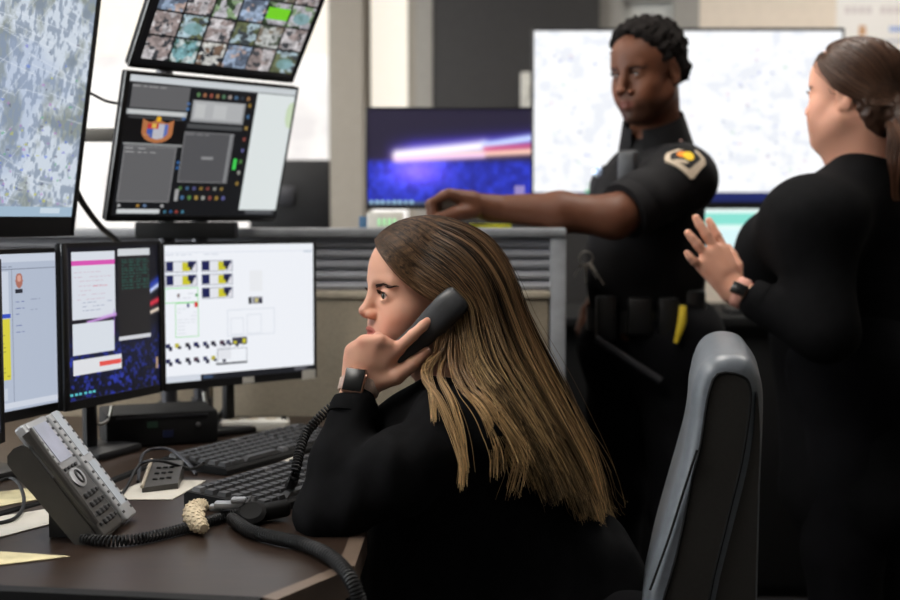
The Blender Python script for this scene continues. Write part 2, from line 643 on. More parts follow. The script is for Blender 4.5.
# ================================================================== what the screens show
def value_noise(h, w, cells, seed, octaves=4, aspect=1.0):
    r = np.random.default_rng(seed)
    out = np.zeros((h, w))
    amp, tot = 1.0, 0.0
    for o in range(octaves):
        cy, cx = max(2, int(cells * 2 ** o)), max(2, int(cells * aspect * 2 ** o))
        g = r.random((cy + 2, cx + 2))
        y = np.linspace(0, cy, h)[:, None]
        x = np.linspace(0, cx, w)[None, :]
        yi, xi = y.astype(int), x.astype(int)
        fy, fx = y - yi, x - xi
        fy, fx = fy * fy * (3 - 2 * fy), fx * fx * (3 - 2 * fx)
        a = g[yi, xi] * (1 - fx) + g[yi, xi + 1] * fx
        b = g[yi + 1, xi] * (1 - fx) + g[yi + 1, xi + 1] * fx
        out += amp * (a * (1 - fy) + b * fy)
        tot += amp
        amp *= 0.55
    return out / tot


class FB:
    """Colours of a display, laid on a fine mesh grid. u runs right, v runs down, both 0..1; sRGB 0..255."""
    def __init__(self, w, h, bg):
        self.w, self.h = w, h
        self.a = np.zeros((h, w, 3)) + np.array(bg, float)
        self.r = np.random.default_rng(w * 31 + h)

    def ix(self, u, v):
        return u * self.w, v * self.h

    def rect(self, u0, v0, u1, v1, col, al=1.0):
        x0, x1 = int(round(u0 * self.w)), max(int(round(u1 * self.w)), int(round(u0 * self.w)) + 1)
        y0, y1 = int(round(v0 * self.h)), max(int(round(v1 * self.h)), int(round(v0 * self.h)) + 1)
        s = self.a[max(y0, 0):y1, max(x0, 0):x1]
        s[:] = s * (1 - al) + np.array(col, float) * al
        return self

    def frame(self, u0, v0, u1, v1, col):
        e, f = 1.01 / self.w, 1.01 / self.h
        self.rect(u0, v0, u1, v0 + f, col).rect(u0, v1 - f, u1, v1, col)
        self.rect(u0, v0, u0 + e, v1, col).rect(u1 - e, v0, u1, v1, col)
        return self

    def ell(self, u, v, ru, rv, col, al=1.0):
        yy, xx = np.mgrid[0:self.h, 0:self.w]
        m = ((xx / self.w - u) / ru) ** 2 + ((yy / self.h - v) / rv) ** 2 < 1
        self.a[m] = self.a[m] * (1 - al) + np.array(col, float) * al
        return self

    def dashes(self, u0, v0, u1, v1, rows, col, al=0.8, fill=0.7):
        """lines of small print"""
        for i in range(rows):
            v = v0 + (v1 - v0) * (i + 0.5) / rows
            u = u0
            end = u0 + (u1 - u0) * (0.55 + 0.45 * self.r.random())
            while u < end:
                l = (0.015 + 0.04 * self.r.random())
                if self.r.random() < fill:
                    self.rect(u, v - 0.45 / self.h, min(u + l, u1), v + 0.45 / self.h, col, al)
                u += l + 0.012
        return self

    def streak(self, u0, v0, u1, v1, th, col, soft=1.0, al=1.0):
        yy, xx = np.mgrid[0:self.h, 0:self.w]
        x, y = xx / self.w, yy / self.h
        t = np.clip((x - u0) / (u1 - u0), 0, 1)
        d = np.hypot((x - (u0 + (u1 - u0) * t)) * self.w / self.h, y - (v0 + (v1 - v0) * t)) / th
        k = (al * np.exp(-(d ** 2) * soft))[..., None]
        self.a = self.a * (1 - k) + np.array(col, float) * k
        return self

    def linear(self):
        c = np.clip(self.a / 255, 0, 1)
        return np.where(c <= 0.04045, c / 12.92, ((c + 0.055) / 1.055) ** 2.4)


def display_obj(fb, P, eu, ev, m, parent, name='display'):
    """P: top left corner, eu / ev: edge vectors to the right and down."""
    h, w = fb.h, fb.w
    off = OFF[parent.name]
    jj, ii = np.mgrid[0:h + 1, 0:w + 1]
    P, eu, ev = np.array(P - off), np.array(eu), np.array(ev)
    co = P[None, None] + (ii / w)[..., None] * eu + (jj / h)[..., None] * ev
    nv = (h + 1) * (w + 1)
    a = (np.arange(h)[:, None] * (w + 1) + np.arange(w)[None, :])
    fs = np.stack([a, a + w + 1, a + w + 2, a + 1], -1).reshape(-1, 4)
    me = bpy.data.meshes.new(name)
    me.vertices.add(nv)
    me.vertices.foreach_set('co', co.astype(np.float32).ravel())
    me.loops.add(fs.size)
    me.loops.foreach_set('vertex_index', fs.astype(np.int32).ravel())
    me.polygons.add(len(fs))
    me.polygons.foreach_set('loop_start', np.arange(0, fs.size, 4, dtype=np.int32))
    me.update(calc_edges=True)
    ca = me.color_attributes.new('Col', 'FLOAT_COLOR', 'CORNER')
    col = np.ones((len(fs), 4, 4), np.float32)
    col[:, :, :3] = fb.linear().reshape(-1, 1, 3)
    ca.data.foreach_set('color', col.ravel())
    me.materials.append(m)
    o = bpy.data.objects.new(name, me)
    C.objects.link(o)
    o.parent = parent
    OFF[o.name] = off
    return o


scr_mat = attr_mat('lit_display', emit=1.0)
scr_soft = attr_mat('lit_display_dim', emit=0.85)
scr_bright = attr_mat('lit_display_bright', emit=1.15)
scr_white = attr_mat('lit_display_white', emit=0.94)


def monitor(name, label, BL, hd, ud, W, H, fb, base, bezel=(0.010, 0.010, 0.010, 0.018), m=None, stand='desk', depth=0.014, group=None, base_z=None):
    """BL: bottom left corner of the front. hd right, ud up. bezel: left, right, top, bottom."""
    hd, ud = Vector(hd).normalized(), Vector(ud).normalized()
    nr = hd.cross(ud).normalized()
    t = thing(name, label, 'monitor', base, group)
    M = frame(BL, hd, ud, nr)
    l, r, tp, bt = bezel
    hs = MB().box((W / 2, H / 2, -depth / 2 - 0.002), (W, H, depth), M, r=0.005)
    hs.box((W / 2, H / 2, -depth - 0.014), (W * 0.6, H * 0.55, 0.03), M, r=0.008)
    obj('housing', hs, MATS['matte_black'], t, smooth=True)
    bz = MB()
    bz.box((l / 2, H / 2, 0.001), (l, H, 0.006), M, r=0.0015)
    bz.box((W - r / 2, H / 2, 0.001), (r, H, 0.006), M, r=0.0015)
    bz.box((W / 2, H - tp / 2, 0.001), (W - l - r, tp, 0.006), M)
    bz.box((W / 2, bt / 2, 0.001), (W - l - r, bt, 0.006), M)
    obj('bezel', bz, MATS['screen_edge'], t, smooth=True)
    TL = M @ Vector((l, H - tp, 0.0005))
    display_obj(fb, TL, hd * (W - l - r), ud * -(H - tp - bt), m or scr_mat, t)
    c = M @ Vector((W / 2, H * 0.4, -depth - 0.028))
    if stand == 'desk':
        z0 = base[2]
        back = Vector((-nr.x, -nr.y, 0)).normalized()
        foot = Vector((c.x, c.y, z0)) + back * 0.02
        obj('stand_neck', MB().tube([c, Vector((foot.x, foot.y, (c.z + z0) / 2)), (foot.x, foot.y, z0 + 0.01)], 0.022, 12, flat=0.6), MATS['black_plastic'], t, smooth=True)
        F = frame((foot.x, foot.y, z0), Vector((hd.x, hd.y, 0)), back, (0, 0, 1))
        obj('stand_base', MB().box((0, -0.01, 0.008), (min(W * 0.45, 0.22), 0.13, 0.016), F, r=0.006), MATS['black_plastic'], t, smooth=True)
    elif stand == 'arm':
        b = Vector(base)
        top = Vector((b.x, b.y, c.z))
        obj('mount_plate', MB().box((W / 2, H * 0.4, -depth - 0.03), (0.11, 0.11, 0.012), M, r=0.003), MATS['metal_dark'], t, smooth=True)
        obj('mount_pole', MB().tube([b, top + Vector((0, 0, 0.03))], 0.018, 14), MATS['metal_dark'], t, smooth=True)
        obj('mount_arm', MB().tube([c, top], 0.014, 10), MATS['metal_dark'], t, smooth=True)
        obj('clamp', MB().lathe([(0.045, 0), (0.045, 0.012), (0.024, 0.02), (0.024, 0.05)], 20, Matrix.Translation(b)), MATS['metal_dark'], t, smooth=True)
    return t, M


WH = (238, 242, 250)
NAVY = (24, 30, 84)
YEL = (206, 200, 40)

# ---- right-hand low screen: white page with blue and yellow table blocks
f = FB(230, 190, (244, 247, 253))
f.rect(0, 0.05, 1, 0.055, (222, 228, 238)).dashes(0.01, 0.055, 0.4, 0.085, 1, (150, 160, 180), 0.5)
f.rect(0.93, 0.05, 0.99, 0.07, (205, 214, 226))


def block(u, v, w=0.205, h=0.085, flip=False):
    f.rect(u, v, u + w, v + h, (232, 234, 240)).frame(u, v, u + w, v + h, (150, 155, 170))
    f.rect(u + 0.006, v + 0.008, u + w * 0.25, v + h - 0.008, NAVY)
    f.rect(u + w * 0.52, v + 0.01, u + w * 0.76, v + h - 0.012, YEL)
    f.rect(u + w * 0.70, v + 0.008, u + w * 0.95, v + h * 0.55, NAVY)
    f.rect(u + w * 0.76, v + 0.02, u + w * 0.84, v + h * 0.8, (20, 20, 40))
    f.rect(u + w * 0.88, v + h * 0.3, u + w * 0.97, v + h - 0.01, (225, 225, 232))


for (u, v) in ((0.005, 0.115), (0.235, 0.115), (0.005, 0.215), (0.235, 0.215), (0.235, 0.315)):
    block(u, v)
f.frame(0.0, 0.31, 0.215, 0.42, (110, 220, 110)).frame(0.065, 0.42, 0.215, 0.675, (150, 220, 150))
f.dashes(0.08, 0.34, 0.2, 0.4, 2, (130, 130, 150), 0.4).dashes(0.08, 0.45, 0.2, 0.66, 8, (190, 196, 205), 0.5)
f.ell(0.195, 0.435, 0.012, 0.02, (216, 40, 40)).ell(0.145, 0.44, 0.008, 0.016, (60, 70, 120)).ell(0.085, 0.365, 0.007, 0.014, (110, 80, 80)).ell(0.198, 0.365, 0.007, 0.013, (60, 150, 80))
f.rect(0.545, 0.40, 0.565, 0.455, (30, 30, 40)).rect(0.57, 0.40, 0.64, 0.455, (140, 140, 150)).rect(0.585, 0.41, 0.61, 0.44, (200, 190, 120)).rect(0.615, 0.415, 0.635, 0.45, (40, 40, 60))
f.rect(0.55, 0.2, 0.64, 0.36, (238, 240, 244)).frame(0.40, 0.49, 0.72, 0.69, (216, 222, 232)).frame(0.42, 0.55, 0.51, 0.68, (220, 225, 234)).frame(0.53, 0.53, 0.63, 0.68, (220, 225, 234))
for row, v in ((0, 0.715), (1, 0.825)):
    for i, u in enumerate((0.0, 0.055, 0.12, 0.175, 0.235, 0.285, 0.345, 0.385, 0.43, 0.48)):
        if row == 1 and i > 6:
            continue
        c = [NAVY, (196, 190, 50), (30, 30, 40), NAVY, NAVY, (40, 40, 54), (70, 40, 60), (60, 64, 100), (190, 182, 60), (30, 30, 44)][(i + row * 3) % 10]
        f.rect(u + 0.005, v, u + 0.032, v + 0.035, c)
        f.rect(u + 0.022, v + 0.02, u + 0.043, v + 0.055 - 0.012 * (i % 2), (24, 26, 60))
f.rect(0.43, 0.70, 0.53, 0.755, (60, 60, 80)).rect(0.44, 0.725, 0.46, 0.75, YEL).rect(0.50, 0.71, 0.52, 0.75, YEL)
f.rect(0.33, 0.76, 0.42, 0.86, (232, 234, 240)).frame(0.33, 0.78, 0.53, 0.90, (150, 155, 165)).rect(0.32, 0.885, 0.53, 0.897, (40, 40, 46))
f.rect(0.0, 0.96, 1, 1, (26, 28, 34)).rect(0.0, 0.955, 0.22, 1.0, (214, 220, 230)).rect(0.24, 0.97, 0.3, 0.99, (60, 80, 110)).rect(0.86, 0.965, 0.95, 0.99, (90, 90, 96))
hA = Vector((0.76, 0.65, 0))
A0 = at(163, 391.5, 2.50)
A1 = at(316, 376, 2.735)
hd = Vector((A1.x - A0.x, A1.y - A0.y, 0))
WA = hd.length
t, M4 = monitor('desk_monitor', 'bright low screen with blue and yellow table blocks, nearest the seated person', A0, hd, (0, 0, 1), WA, 0.300, f,
                (-0.47, 2.70, DZ), bezel=(0.006, 0.006, 0.006, 0.016), m=scr_white)
for u in (0.53, 0.94):
    obj('sticker', MB().box((u * WA, 0.008, 0.0045), (0.028 if u < 0.9 else 0.034, 0.013 if u < 0.9 else 0.02, 0.001), M4), MATS['white_plastic'], t)

# ---- middle low screen: dark desktop with several windows
f = FB(170, 190, (13, 14, 24))
nz = value_noise(190, 170, 44, 5, 2)
bl = value_noise(190, 170, 5, 8, 3)
yy = np.linspace(0, 1, 190)[:, None]
k = np.clip((yy - 0.55) / 0.2, 0, 1) * np.clip((nz - 0.5) * 5, 0, 1)
f.a += k[..., None] * np.array([26, 36, 120]) * (0.4 + bl[..., None])
k = np.clip(1 - np.abs(yy - 0.75) / 0.25, 0, 1) * 0.5
f.a += (k * bl)[..., None] * np.array([20, 40, 120])
f.streak(0.80, 0.36, 1.1, 0.24, 0.020, (220, 230, 255)).streak(0.80, 0.44, 1.1, 0.36, 0.022, (214, 50, 70)).streak(0.82, 0.49, 1.1, 0.43, 0.014, (240, 220, 200))
f.streak(0.84, 0.31, 1.1, 0.20, 0.03, (50, 80, 220), al=0.7)
f.rect(0.05, 0.03, 0.50, 0.475, (214, 219, 228)).rect(0.05, 0.09, 0.50, 0.122, (214, 82, 176)).dashes(0.07, 0.15, 0.46, 0.36, 7, (190, 150, 170), 0.45)
f.dashes(0.07, 0.25, 0.42, 0.27, 1, (210, 90, 110), 0.6).dashes(0.15, 0.35, 0.48, 0.43, 3, (130, 140, 170), 0.6)
f.rect(0.05, 0.475, 0.50, 0.50, (26, 24, 34)).streak(0.2, 0.495, 0.5, 0.46, 0.012, (200, 150, 220))
f.rect(0.05, 0.50, 0.48, 0.705, (214, 220, 228)).rect(0.48, 0.43, 0.49, 0.6, (150, 90, 200))
f.rect(0.05, 0.735, 0.56, 0.835, (220, 222, 226)).rect(0.32, 0.77, 0.55, 0.80, (226, 84, 76))
f.rect(0.535, 0.02, 0.90, 0.64, (30, 29, 31)).rect(0.535, 0.02, 0.90, 0.07, (206, 210, 214)).rect(0.535, 0.62, 0.90, 0.645, (206, 208, 214))
for c0 in (0.575, 0.66, 0.74, 0.82):
    f.dashes(c0, 0.085, c0 + 0.07, 0.30, 11, (48, 128, 110), 0.75, 0.95)
f.rect(0.96, 0.80, 0.98, 0.88, (180, 150, 120))
for u in (0.01, 0.06, 0.1, 0.15, 0.2, 0.24):
    f.rect(u, 0.955, u + 0.03, 0.97, (90, 190, 200))
B0, B1 = at(64, 412, 2.235), at(161.5, 392.5, 2.50)
hd = Vector((B1.x - B0.x, B1.y - B0.y, 0))
monitor('desk_monitor', 'dark low screen with open windows over a blue night wallpaper, middle of the row', B0, hd, (0, 0, 1), hd.length, 0.304, f,
        (-0.70, 2.44, DZ), bezel=(0.014, 0.006, 0.008, 0.016))

# ---- left low screen: grey record page with a yellow list
f = FB(180, 190, (176, 186, 204))
f.rect(0, 0, 1, 0.055, (198, 206, 220)).rect(0, 0.095, 1, 0.10, (120, 128, 146)).dashes(0.5, 0.07, 0.7, 0.09, 1, (90, 100, 120), 0.6)
f.rect(0.3, 0.11, 0.62, 0.40, (200, 208, 222)).rect(0.3, 0.38, 0.635, 0.405, (54, 80, 190)).rect(0.3, 0.41, 0.63, 0.80, (214, 206, 66))
f.dashes(0.32, 0.42, 0.62, 0.79, 14, (110, 104, 60), 0.7)
f.dashes(0.3, 0.27, 0.62, 0.31, 1, (60, 64, 80), 0.8).rect(0.3, 0.85, 0.6, 0.93, (196, 204, 216)).dashes(0.32, 0.86, 0.58, 0.92, 2, (100, 106, 124), 0.6)
f.rect(0.645, 0.10, 0.652, 0.97, (140, 148, 168))
f.ell(0.70, 0.17, 0.028, 0.048, (170, 110, 96)).ell(0.70, 0.155, 0.016, 0.02, (210, 160, 146)).rect(0.67, 0.225, 0.73, 0.25, (40, 42, 52))
f.dashes(0.67, 0.29, 0.74, 0.52, 6, (70, 84, 150), 0.7).dashes(0.79, 0.28, 0.86, 0.42, 4, (110, 120, 150), 0.6)
f.rect(0.3, 0.945, 1, 0.985, (204, 210, 222))
D1_, D0_ = at(63, 410.5, 2.29), at(0, 428, 2.143)
hd = Vector((D1_.x - D0_.x, D1_.y - D0_.y, 0)).normalized()
monitor('desk_monitor', 'pale grey low screen with a yellow list and small portrait', D1_ - hd * 0.345, hd, (0, 0, 1), 0.345, 0.300, f,
        (-0.94, 2.18, DZ), bezel=(0.01, 0.010, 0.008, 0.018))

# ---- edge of a further low screen at the left border
f = FB(60, 60, (150, 160, 180))
f.rect(0, 0, 1, 0.1, (190, 196, 210)).dashes(0.1, 0.2, 0.9, 0.9, 9, (90, 100, 120))
E1 = at(3.5, 442, 2.03)
hd = Vector((0.15, 1.0, 0)).normalized()
monitor('desk_monitor', 'black-edged low screen cut off by the left border of the picture', E1 - hd * 0.36, hd, (0, 0, 1), 0.36, 0.30, f,
        (-0.90, 1.86, DZ), bezel=(0.012, 0.012, 0.012, 0.018))

# ---- upper screen with the control panel and badge
G1, G2_, G3, G4 = (104, 104, 106), (88, 88, 91), (30, 31, 34), (150, 150, 152)
f = FB(240, 190, (24, 25, 28))
f.rect(0, 0, 1, 0.045, (214, 220, 224)).rect(0.3, 0.045, 1, 0.06, (70, 74, 78))
f.rect(0.02, 0.06, 0.345, 0.225, G1).dashes(0.02, 0.065, 0.33, 0.085, 1, (220, 220, 220), 0.7)
f.rect(0.01, 0.235, 0.345, 0.275, (190, 194, 196)).rect(0.02, 0.245, 0.33, 0.265, (214, 216, 216))
f.rect(0.005, 0.29, 0.345, 0.47, (16, 15, 16)).rect(0.02, 0.285, 0.33, 0.30, (70, 70, 72))
# shield badge: gold rim, blue, red and white fields, gold crown tip
yy, xx = np.mgrid[0:190, 0:240]
bu, bv = (xx / 240 - 0.19) / 0.088, (yy / 190 - 0.375) / 0.088
sh_ = (np.abs(bu) < np.where(bv < 0.1, 1.0, np.sqrt(np.clip(1 - ((bv - 0.1) / 0.92) ** 2, 0, 1)))) & (bv > -0.75 - 0.12 * np.cos(bu * 6))
f.a[sh_] = (188, 120, 76)
inn = (np.abs(bu) < np.where(bv < 0.1, 0.66, 0.66 * np.sqrt(np.clip(1 - ((bv - 0.1) / 0.62) ** 2, 0, 1)))) & (bv > -0.5)
f.a[inn] = (196, 196, 206)
f.a[inn & (bu < -0.28)] = (70, 96, 176)
f.a[inn & (bu < 0.05) & (bv < -0.1)] = (196, 60, 60)
f.a[inn & (bu > 0.42)] = (96, 120, 190)
f.a[inn & (np.abs(bu + 0.25) < 0.13) & (bv < -0.15)] = (230, 190, 90)
f.ell(0.19, 0.295, 0.014, 0.02, (240, 180, 40)).dashes(0.115, 0.40, 0.265, 0.45, 2, (226, 190, 150), 0.5)
f.rect(0.012, 0.475, 0.345, 0.49, (150, 152, 152)).rect(0.02, 0.495, 0.315, 0.895, G1)
for c0 in (0.03, 0.10, 0.17, 0.25):
    f.dashes(c0, 0.50, c0 + 0.05, 0.55, 2, (214, 214, 214), 0.8)
f.frame(0.02, 0.495, 0.318, 0.90, G4)
for (u, v, c) in ((0.035, 0.925, (220, 220, 220)), (0.14, 0.925, (210, 160, 70)), (0.18, 0.925, (120, 150, 190)), (0.28, 0.925, (210, 210, 210)), (0.33, 0.28, (90, 130, 190)),
                  (0.335, 0.60, (60, 120, 190)), (0.335, 0.64, (60, 120, 190)), (0.345, 0.17, (80, 120, 180)), (0.345, 0.21, (80, 130, 190))):
    f.ell(u, v, 0.010, 0.012, c, 0.8)
f.rect(0.03, 0.955, 0.27, 0.985, (216, 220, 222))
for i, c in enumerate(((80, 150, 180), (60, 110, 170), (190, 80, 70), (90, 160, 190))):
    f.ell(0.30 + 0.035 * i, 0.968, 0.009, 0.011, c, 0.8)
for i, c in enumerate(((120, 170, 110), (200, 130, 90), (190, 100, 80), (200, 150, 100), (110, 160, 120), (210, 190, 180), (100, 140, 180), (60, 70, 80), (190, 140, 90))):
    f.ell(0.395 + 0.038 * i, 0.10, 0.011, 0.016, c, 0.75)
f.rect(0.37, 0.14, 0.69, 0.30, (150, 152, 154)).rect(0.38, 0.15, 0.68, 0.285, (186, 188, 190)).rect(0.39, 0.17, 0.45, 0.27, (202, 204, 204)).rect(0.50, 0.17, 0.58, 0.27, (200, 202, 203))
f.rect(0.36, 0.315, 0.69, 0.345, (80, 82, 84)).rect(0.35, 0.375, 0.65, 0.75, G2_).frame(0.35, 0.375, 0.65, 0.75, (140, 140, 142)).dashes(0.36, 0.385, 0.62, 0.40, 1, (180, 180, 180), 0.7)
f.rect(0.47, 0.555, 0.54, 0.575, (150, 150, 152)).rect(0.625, 0.38, 0.64, 0.74, (140, 142, 144))
pal = ((200, 160, 70), (110, 170, 90), (180, 90, 80), (90, 140, 190), (210, 210, 200), (120, 120, 190), (220, 180, 90))
for i in range(8):
    f.ell(0.715, 0.15 + 0.085 * i, 0.010, 0.015, pal[(i * 3) % 7], 0.75)
    if i < 7:
        f.ell(0.37 + 0.042 * i, 0.79, 0.010, 0.013, pal[(i * 2 + 1) % 7], 0.65)
        f.ell(0.39 + 0.042 * i, 0.86, 0.011, 0.017, pal[(i * 5 + 3) % 7], 0.75)
f.rect(0.345, 0.80, 0.365, 0.89, (170, 170, 170)).rect(0.67, 0.56, 0.69, 0.64, (70, 220, 90))
f.rect(0.755, 0.05, 1.0, 0.955, (214, 222, 222)).rect(0.76, 0.06, 0.995, 0.945, (236, 243, 243)).ell(0.99, 0.2, 0.035, 0.10, (206, 228, 180), 0.7)
f.rect(0.80, 0.955, 0.98, 0.985, (90, 92, 96))
C0 = at(104.5, 221, 2.57)
hS = Vector((0.70, 0.714, 0)).normalized()
uS = Vector((0.0246, -0.024, 0.1156)).normalized()
monitor('upper_monitor', 'upper screen with grey control panels and a badge emblem', C0, hS, uS, 0.437, 0.312, f,
        (-0.56, 2.80, DZ), bezel=(0.012, 0.004, 0.006, 0.012), stand='arm', m=scr_soft)

# ---- top screen: camera pictures in a grid
f = FB(264, 210, (12, 12, 14))
rr = np.random.default_rng(21)
rows, cols = 5, 6
pals = [((170, 172, 170), (70, 78, 66), (120, 110, 96)), ((150, 168, 176), (90, 96, 70), (60, 66, 70)), ((176, 172, 174), (140, 128, 126), (60, 62, 66)),
        ((110, 150, 156), (170, 180, 180), (60, 84, 70)), ((124, 146, 112), (168, 166, 172), (50, 66, 46)), ((190, 190, 186), (110, 90, 76), (40, 44, 50)),
        ((140, 156, 178), (84, 94, 110), (170, 150, 142))]
for r_ in range(rows):
    for c_ in range(cols):
        u0, v0 = 0.045 + c_ * 0.158, 0.06 + r_ * 0.182
        u1, v1 = u0 + 0.148, v0 + 0.170
        x0, x1, y0, y1 = int(u0 * 264), int(u1 * 264), max(0, int(v0 * 210)), int(v1 * 210)
        p = pals[rr.integers(len(pals))]
        hh, ww = y1 - y0, x1 - x0
        n1 = value_noise(hh, ww, 3, int(rr.integers(9999)), 3)
        n2 = value_noise(hh, ww, 4, int(rr.integers(9999)), 3)
        a = np.where((n1 > 0.52)[..., None], p[0], p[1]).astype(float)
        a = np.where((n2 > 0.62)[..., None], p[2], a)
        a *= (0.75 + 0.6 * (value_noise(hh, ww, 8, int(rr.integers(9999)), 2)))[..., None]
        f.a[y0:y1, x0:x1] = np.clip(a, 0, 235)
        if rr.random() < 0.12:
            f.ell((u0 + u1) / 2, (v0 + v1) / 2 + 0.01, 0.055, 0.045, (120, 160, 165), 0.8)
g = value_noise(210, 264, 3, 77, 2)
f.rect(0.05 + 0.158 * 4, 0.46, 0.19 + 0.158 * 4, 0.55, (116, 206, 40))
C2 = at(127, 66, 2.52)
u2 = Vector((0.060, -0.059, 0.125)).normalized()
monitor('upper_monitor', 'topmost screen showing a grid of small security camera pictures', C2, hS, u2, 0.417, 0.315, f,
        (-0.62, 2.74, DZ), bezel=(0.008, 0.004, 0.008, 0.008), stand='arm')

# ---- large map screen at the left border
H_, W_ = 260, 330
f = FB(W_, H_, (204, 214, 226))
n1 = value_noise(H_, W_, 4, 3, 5)
n2 = value_noise(H_, W_, 9, 4, 5, 2.2)
n3 = value_noise(H_, W_, 40, 5, 2, 3.0)
k = np.clip((n2 - 0.50) * 4, 0, 0.7)[..., None]
f.a = f.a * (1 - k) + np.array([112, 120, 110]) * k
k = np.clip((n3 - 0.50) * 6, 0, 0.7)[..., None]
f.a = f.a * (1 - k) + np.array([126, 140, 160]) * k
k = np.clip((n1 - 0.55) * 3, 0, 0.3)[..., None]
f.a = f.a * (1 - k) + np.array([150, 168, 204]) * k
for i in range(210):
    u, v = rr.random(2)
    l = 0.03 + 0.14 * rr.random()
    ang = rr.choice([-0.35, 1.1]) + 0.12 * rr.standard_normal()
    f.streak(u, v, u + l * math.cos(ang) + 1e-3, v - l * math.sin(ang), 0.0024, (222, 229, 238), al=0.5)
for i in range(420):
    u, v = rr.random(), 1 - abs(rr.standard_normal()) * 0.28
    if 0 < v < 0.99:
        c = [(110, 110, 200), (90, 170, 120), (180, 120, 190), (90, 90, 110), (200, 200, 90), (90, 120, 220)][rr.integers(6)]
        f.ell(u, v, 0.0025 + 0.003 * rr.random(), 0.003 + 0.003 * rr.random(), c, 0.5)
f.rect(0, 0.965, 1, 1, (160, 184, 204)).rect(0.90, 0.97, 0.96, 0.99, (200, 214, 226))
K0 = at(72.5, 235.5, 2.35)
hL = Vector((0.41, 0.91, 0)).normalized()
uL = Vector((0.0274, -0.0124, 0.174)).normalized()
monitor('map_display', 'large screen with a pale blue aerial street map at the left border', K0 - hL * 0.86, hL, uL, 0.86, 0.56, f,
        (-1.16, 2.08, DZ), bezel=(0.012, 0.010, 0.012, 0.036), stand='arm', depth=0.045)

# ---- blue light-trail wallpaper screen behind the partition
H_, W_ = 110, 180
f = FB(W_, H_, (24, 16, 44))
yy = np.linspace(0, 1, H_)[:, None] + np.zeros((1, W_))
xx = np.linspace(0, 1, W_)[None, :] + np.zeros((H_, 1))
k = np.clip((yy - 0.50) * 14, 0, 1)[..., None]
f.a = f.a * (1 - k) + np.array([24, 34, 150]) * k
nb = value_noise(H_, W_, 14, 9, 3, 2)
f.a += (k[..., 0] * (nb - 0.35) * 0.7)[..., None] * np.array([50, 70, 160])
f.a += (np.exp(-((xx - 0.3) / 0.18) ** 2 - ((yy - 0.65) / 0.16) ** 2))[..., None] * np.array([110, 70, 150])
f.a += (np.exp(-((yy - 0.44 + 0.12 * xx) / 0.10) ** 2) * np.clip(xx * 5 - 0.4, 0, 1))[..., None] * np.array([34, 28, 130])
f.streak(0.18, 0.50, 1.02, 0.43, 0.045, (250, 200, 180)).streak(0.18, 0.47, 0.7, 0.375, 0.062, (252, 246, 255)).streak(0.72, 0.37, 1.02, 0.29, 0.045, (196, 214, 255))
f.streak(0.72, 0.41, 1.02, 0.37, 0.030, (220, 80, 120), al=0.8).streak(0.17, 0.52, 0.7, 0.48, 0.03, (240, 200, 255), al=0.7)
f.rect(0, 0.965, 1, 1, (60, 74, 110))
f.rect(0.90, 0.80, 0.96, 0.95, (170, 150, 190), 0.8)
for u in np.arange(0.01, 0.28, 0.035):
    f.rect(u, 0.955, u + 0.02, 0.99, (150, 190, 210))
Q0 = at(366, 209, 3.46)
Q1 = at(533, 207, 3.46)
monitor('desk_monitor', 'screen with blue and red light-trail wallpaper behind the partition', Q0, (1, 0, 0), (0, 0.03, 1), (Q1 - Q0).length,
        at(450, 107, 3.46).z - Q0.z, f, ((Q0.x + Q1.x) / 2, 3.52, CZ), bezel=(0.006, 0.006, 0.006, 0.012), m=scr_bright)

# ---- large white display behind the officer
H_, W_ = 180, 320
f = FB(W_, H_, (252, 253, 255))
n1 = value_noise(H_, W_, 16, 33, 4, 1.8)
k = (np.clip((n1 - 0.56) * 6, 0, 0.4))[..., None]
f.a = f.a * (1 - k) + np.array([214, 220, 232]) * k
for i in range(150):
    u, v = 0.05 + 0.92 * rr.random(), 0.1 + 0.8 * rr.random()
    c = [(180, 186, 205), (168, 178, 230), (180, 210, 190), (215, 185, 200), (150, 160, 185)][rr.integers(5)]
    f.ell(u, v, 0.003 + 0.005 * rr.random(), 0.004 + 0.007 * rr.random(), c, 0.5)
f.rect(0, 0.945, 1, 1, (22, 34, 96))
for u in (0.03, 0.06, 0.09, 0.13):
    f.rect(u, 0.955, u + 0.015, 0.985, (140, 190, 210))
for u in np.arange(0.17, 0.36, 0.03):
    f.rect(u, 0.93, u + 0.018, 0.95, [(90, 150, 200), (200, 190, 120), (120, 190, 150)][int(u * 100) % 3])
V0 = at(531, 207, 4.2)
V1 = at(841, 207, 4.2)
monitor('large_display', 'large wall-sized white map display behind the officer', V0, (1, 0, 0), (0, 0, 1), (V1 - V0).length, at(450, 28, 4.2).z - V0.z, f,
        ((V0.x + V1.x) / 2, 4.26, 0.90), bezel=(0.008, 0.008, 0.010, 0.018), m=attr_mat('lit_display_large', emit=1.03), depth=0.05)

# ---- small pale screen below it
f = FB(90, 60, (222, 240, 236))
f.rect(0, 0.08, 1, 0.3, (130, 214, 200)).rect(0.1, 0.4, 0.5, 0.8, (206, 234, 236)).rect(0.6, 0.2, 1, 0.35, (90, 120, 130)).rect(0, 0.3, 1, 0.34, (170, 226, 216))
U0 = at(690, 262, 4.0)
U1 = at(836, 262, 4.0)
monitor('desk_monitor', 'small pale green screen below the large white display', U0, (1, 0, 0), (0, 0.05, 1), (U1 - U0).length, at(450, 207, 4.0).z - U0.z, f,
        ((U0.x + U1.x) / 2, 4.08, 0.90), bezel=(0.006, 0.006, 0.006, 0.01), m=scr_bright)

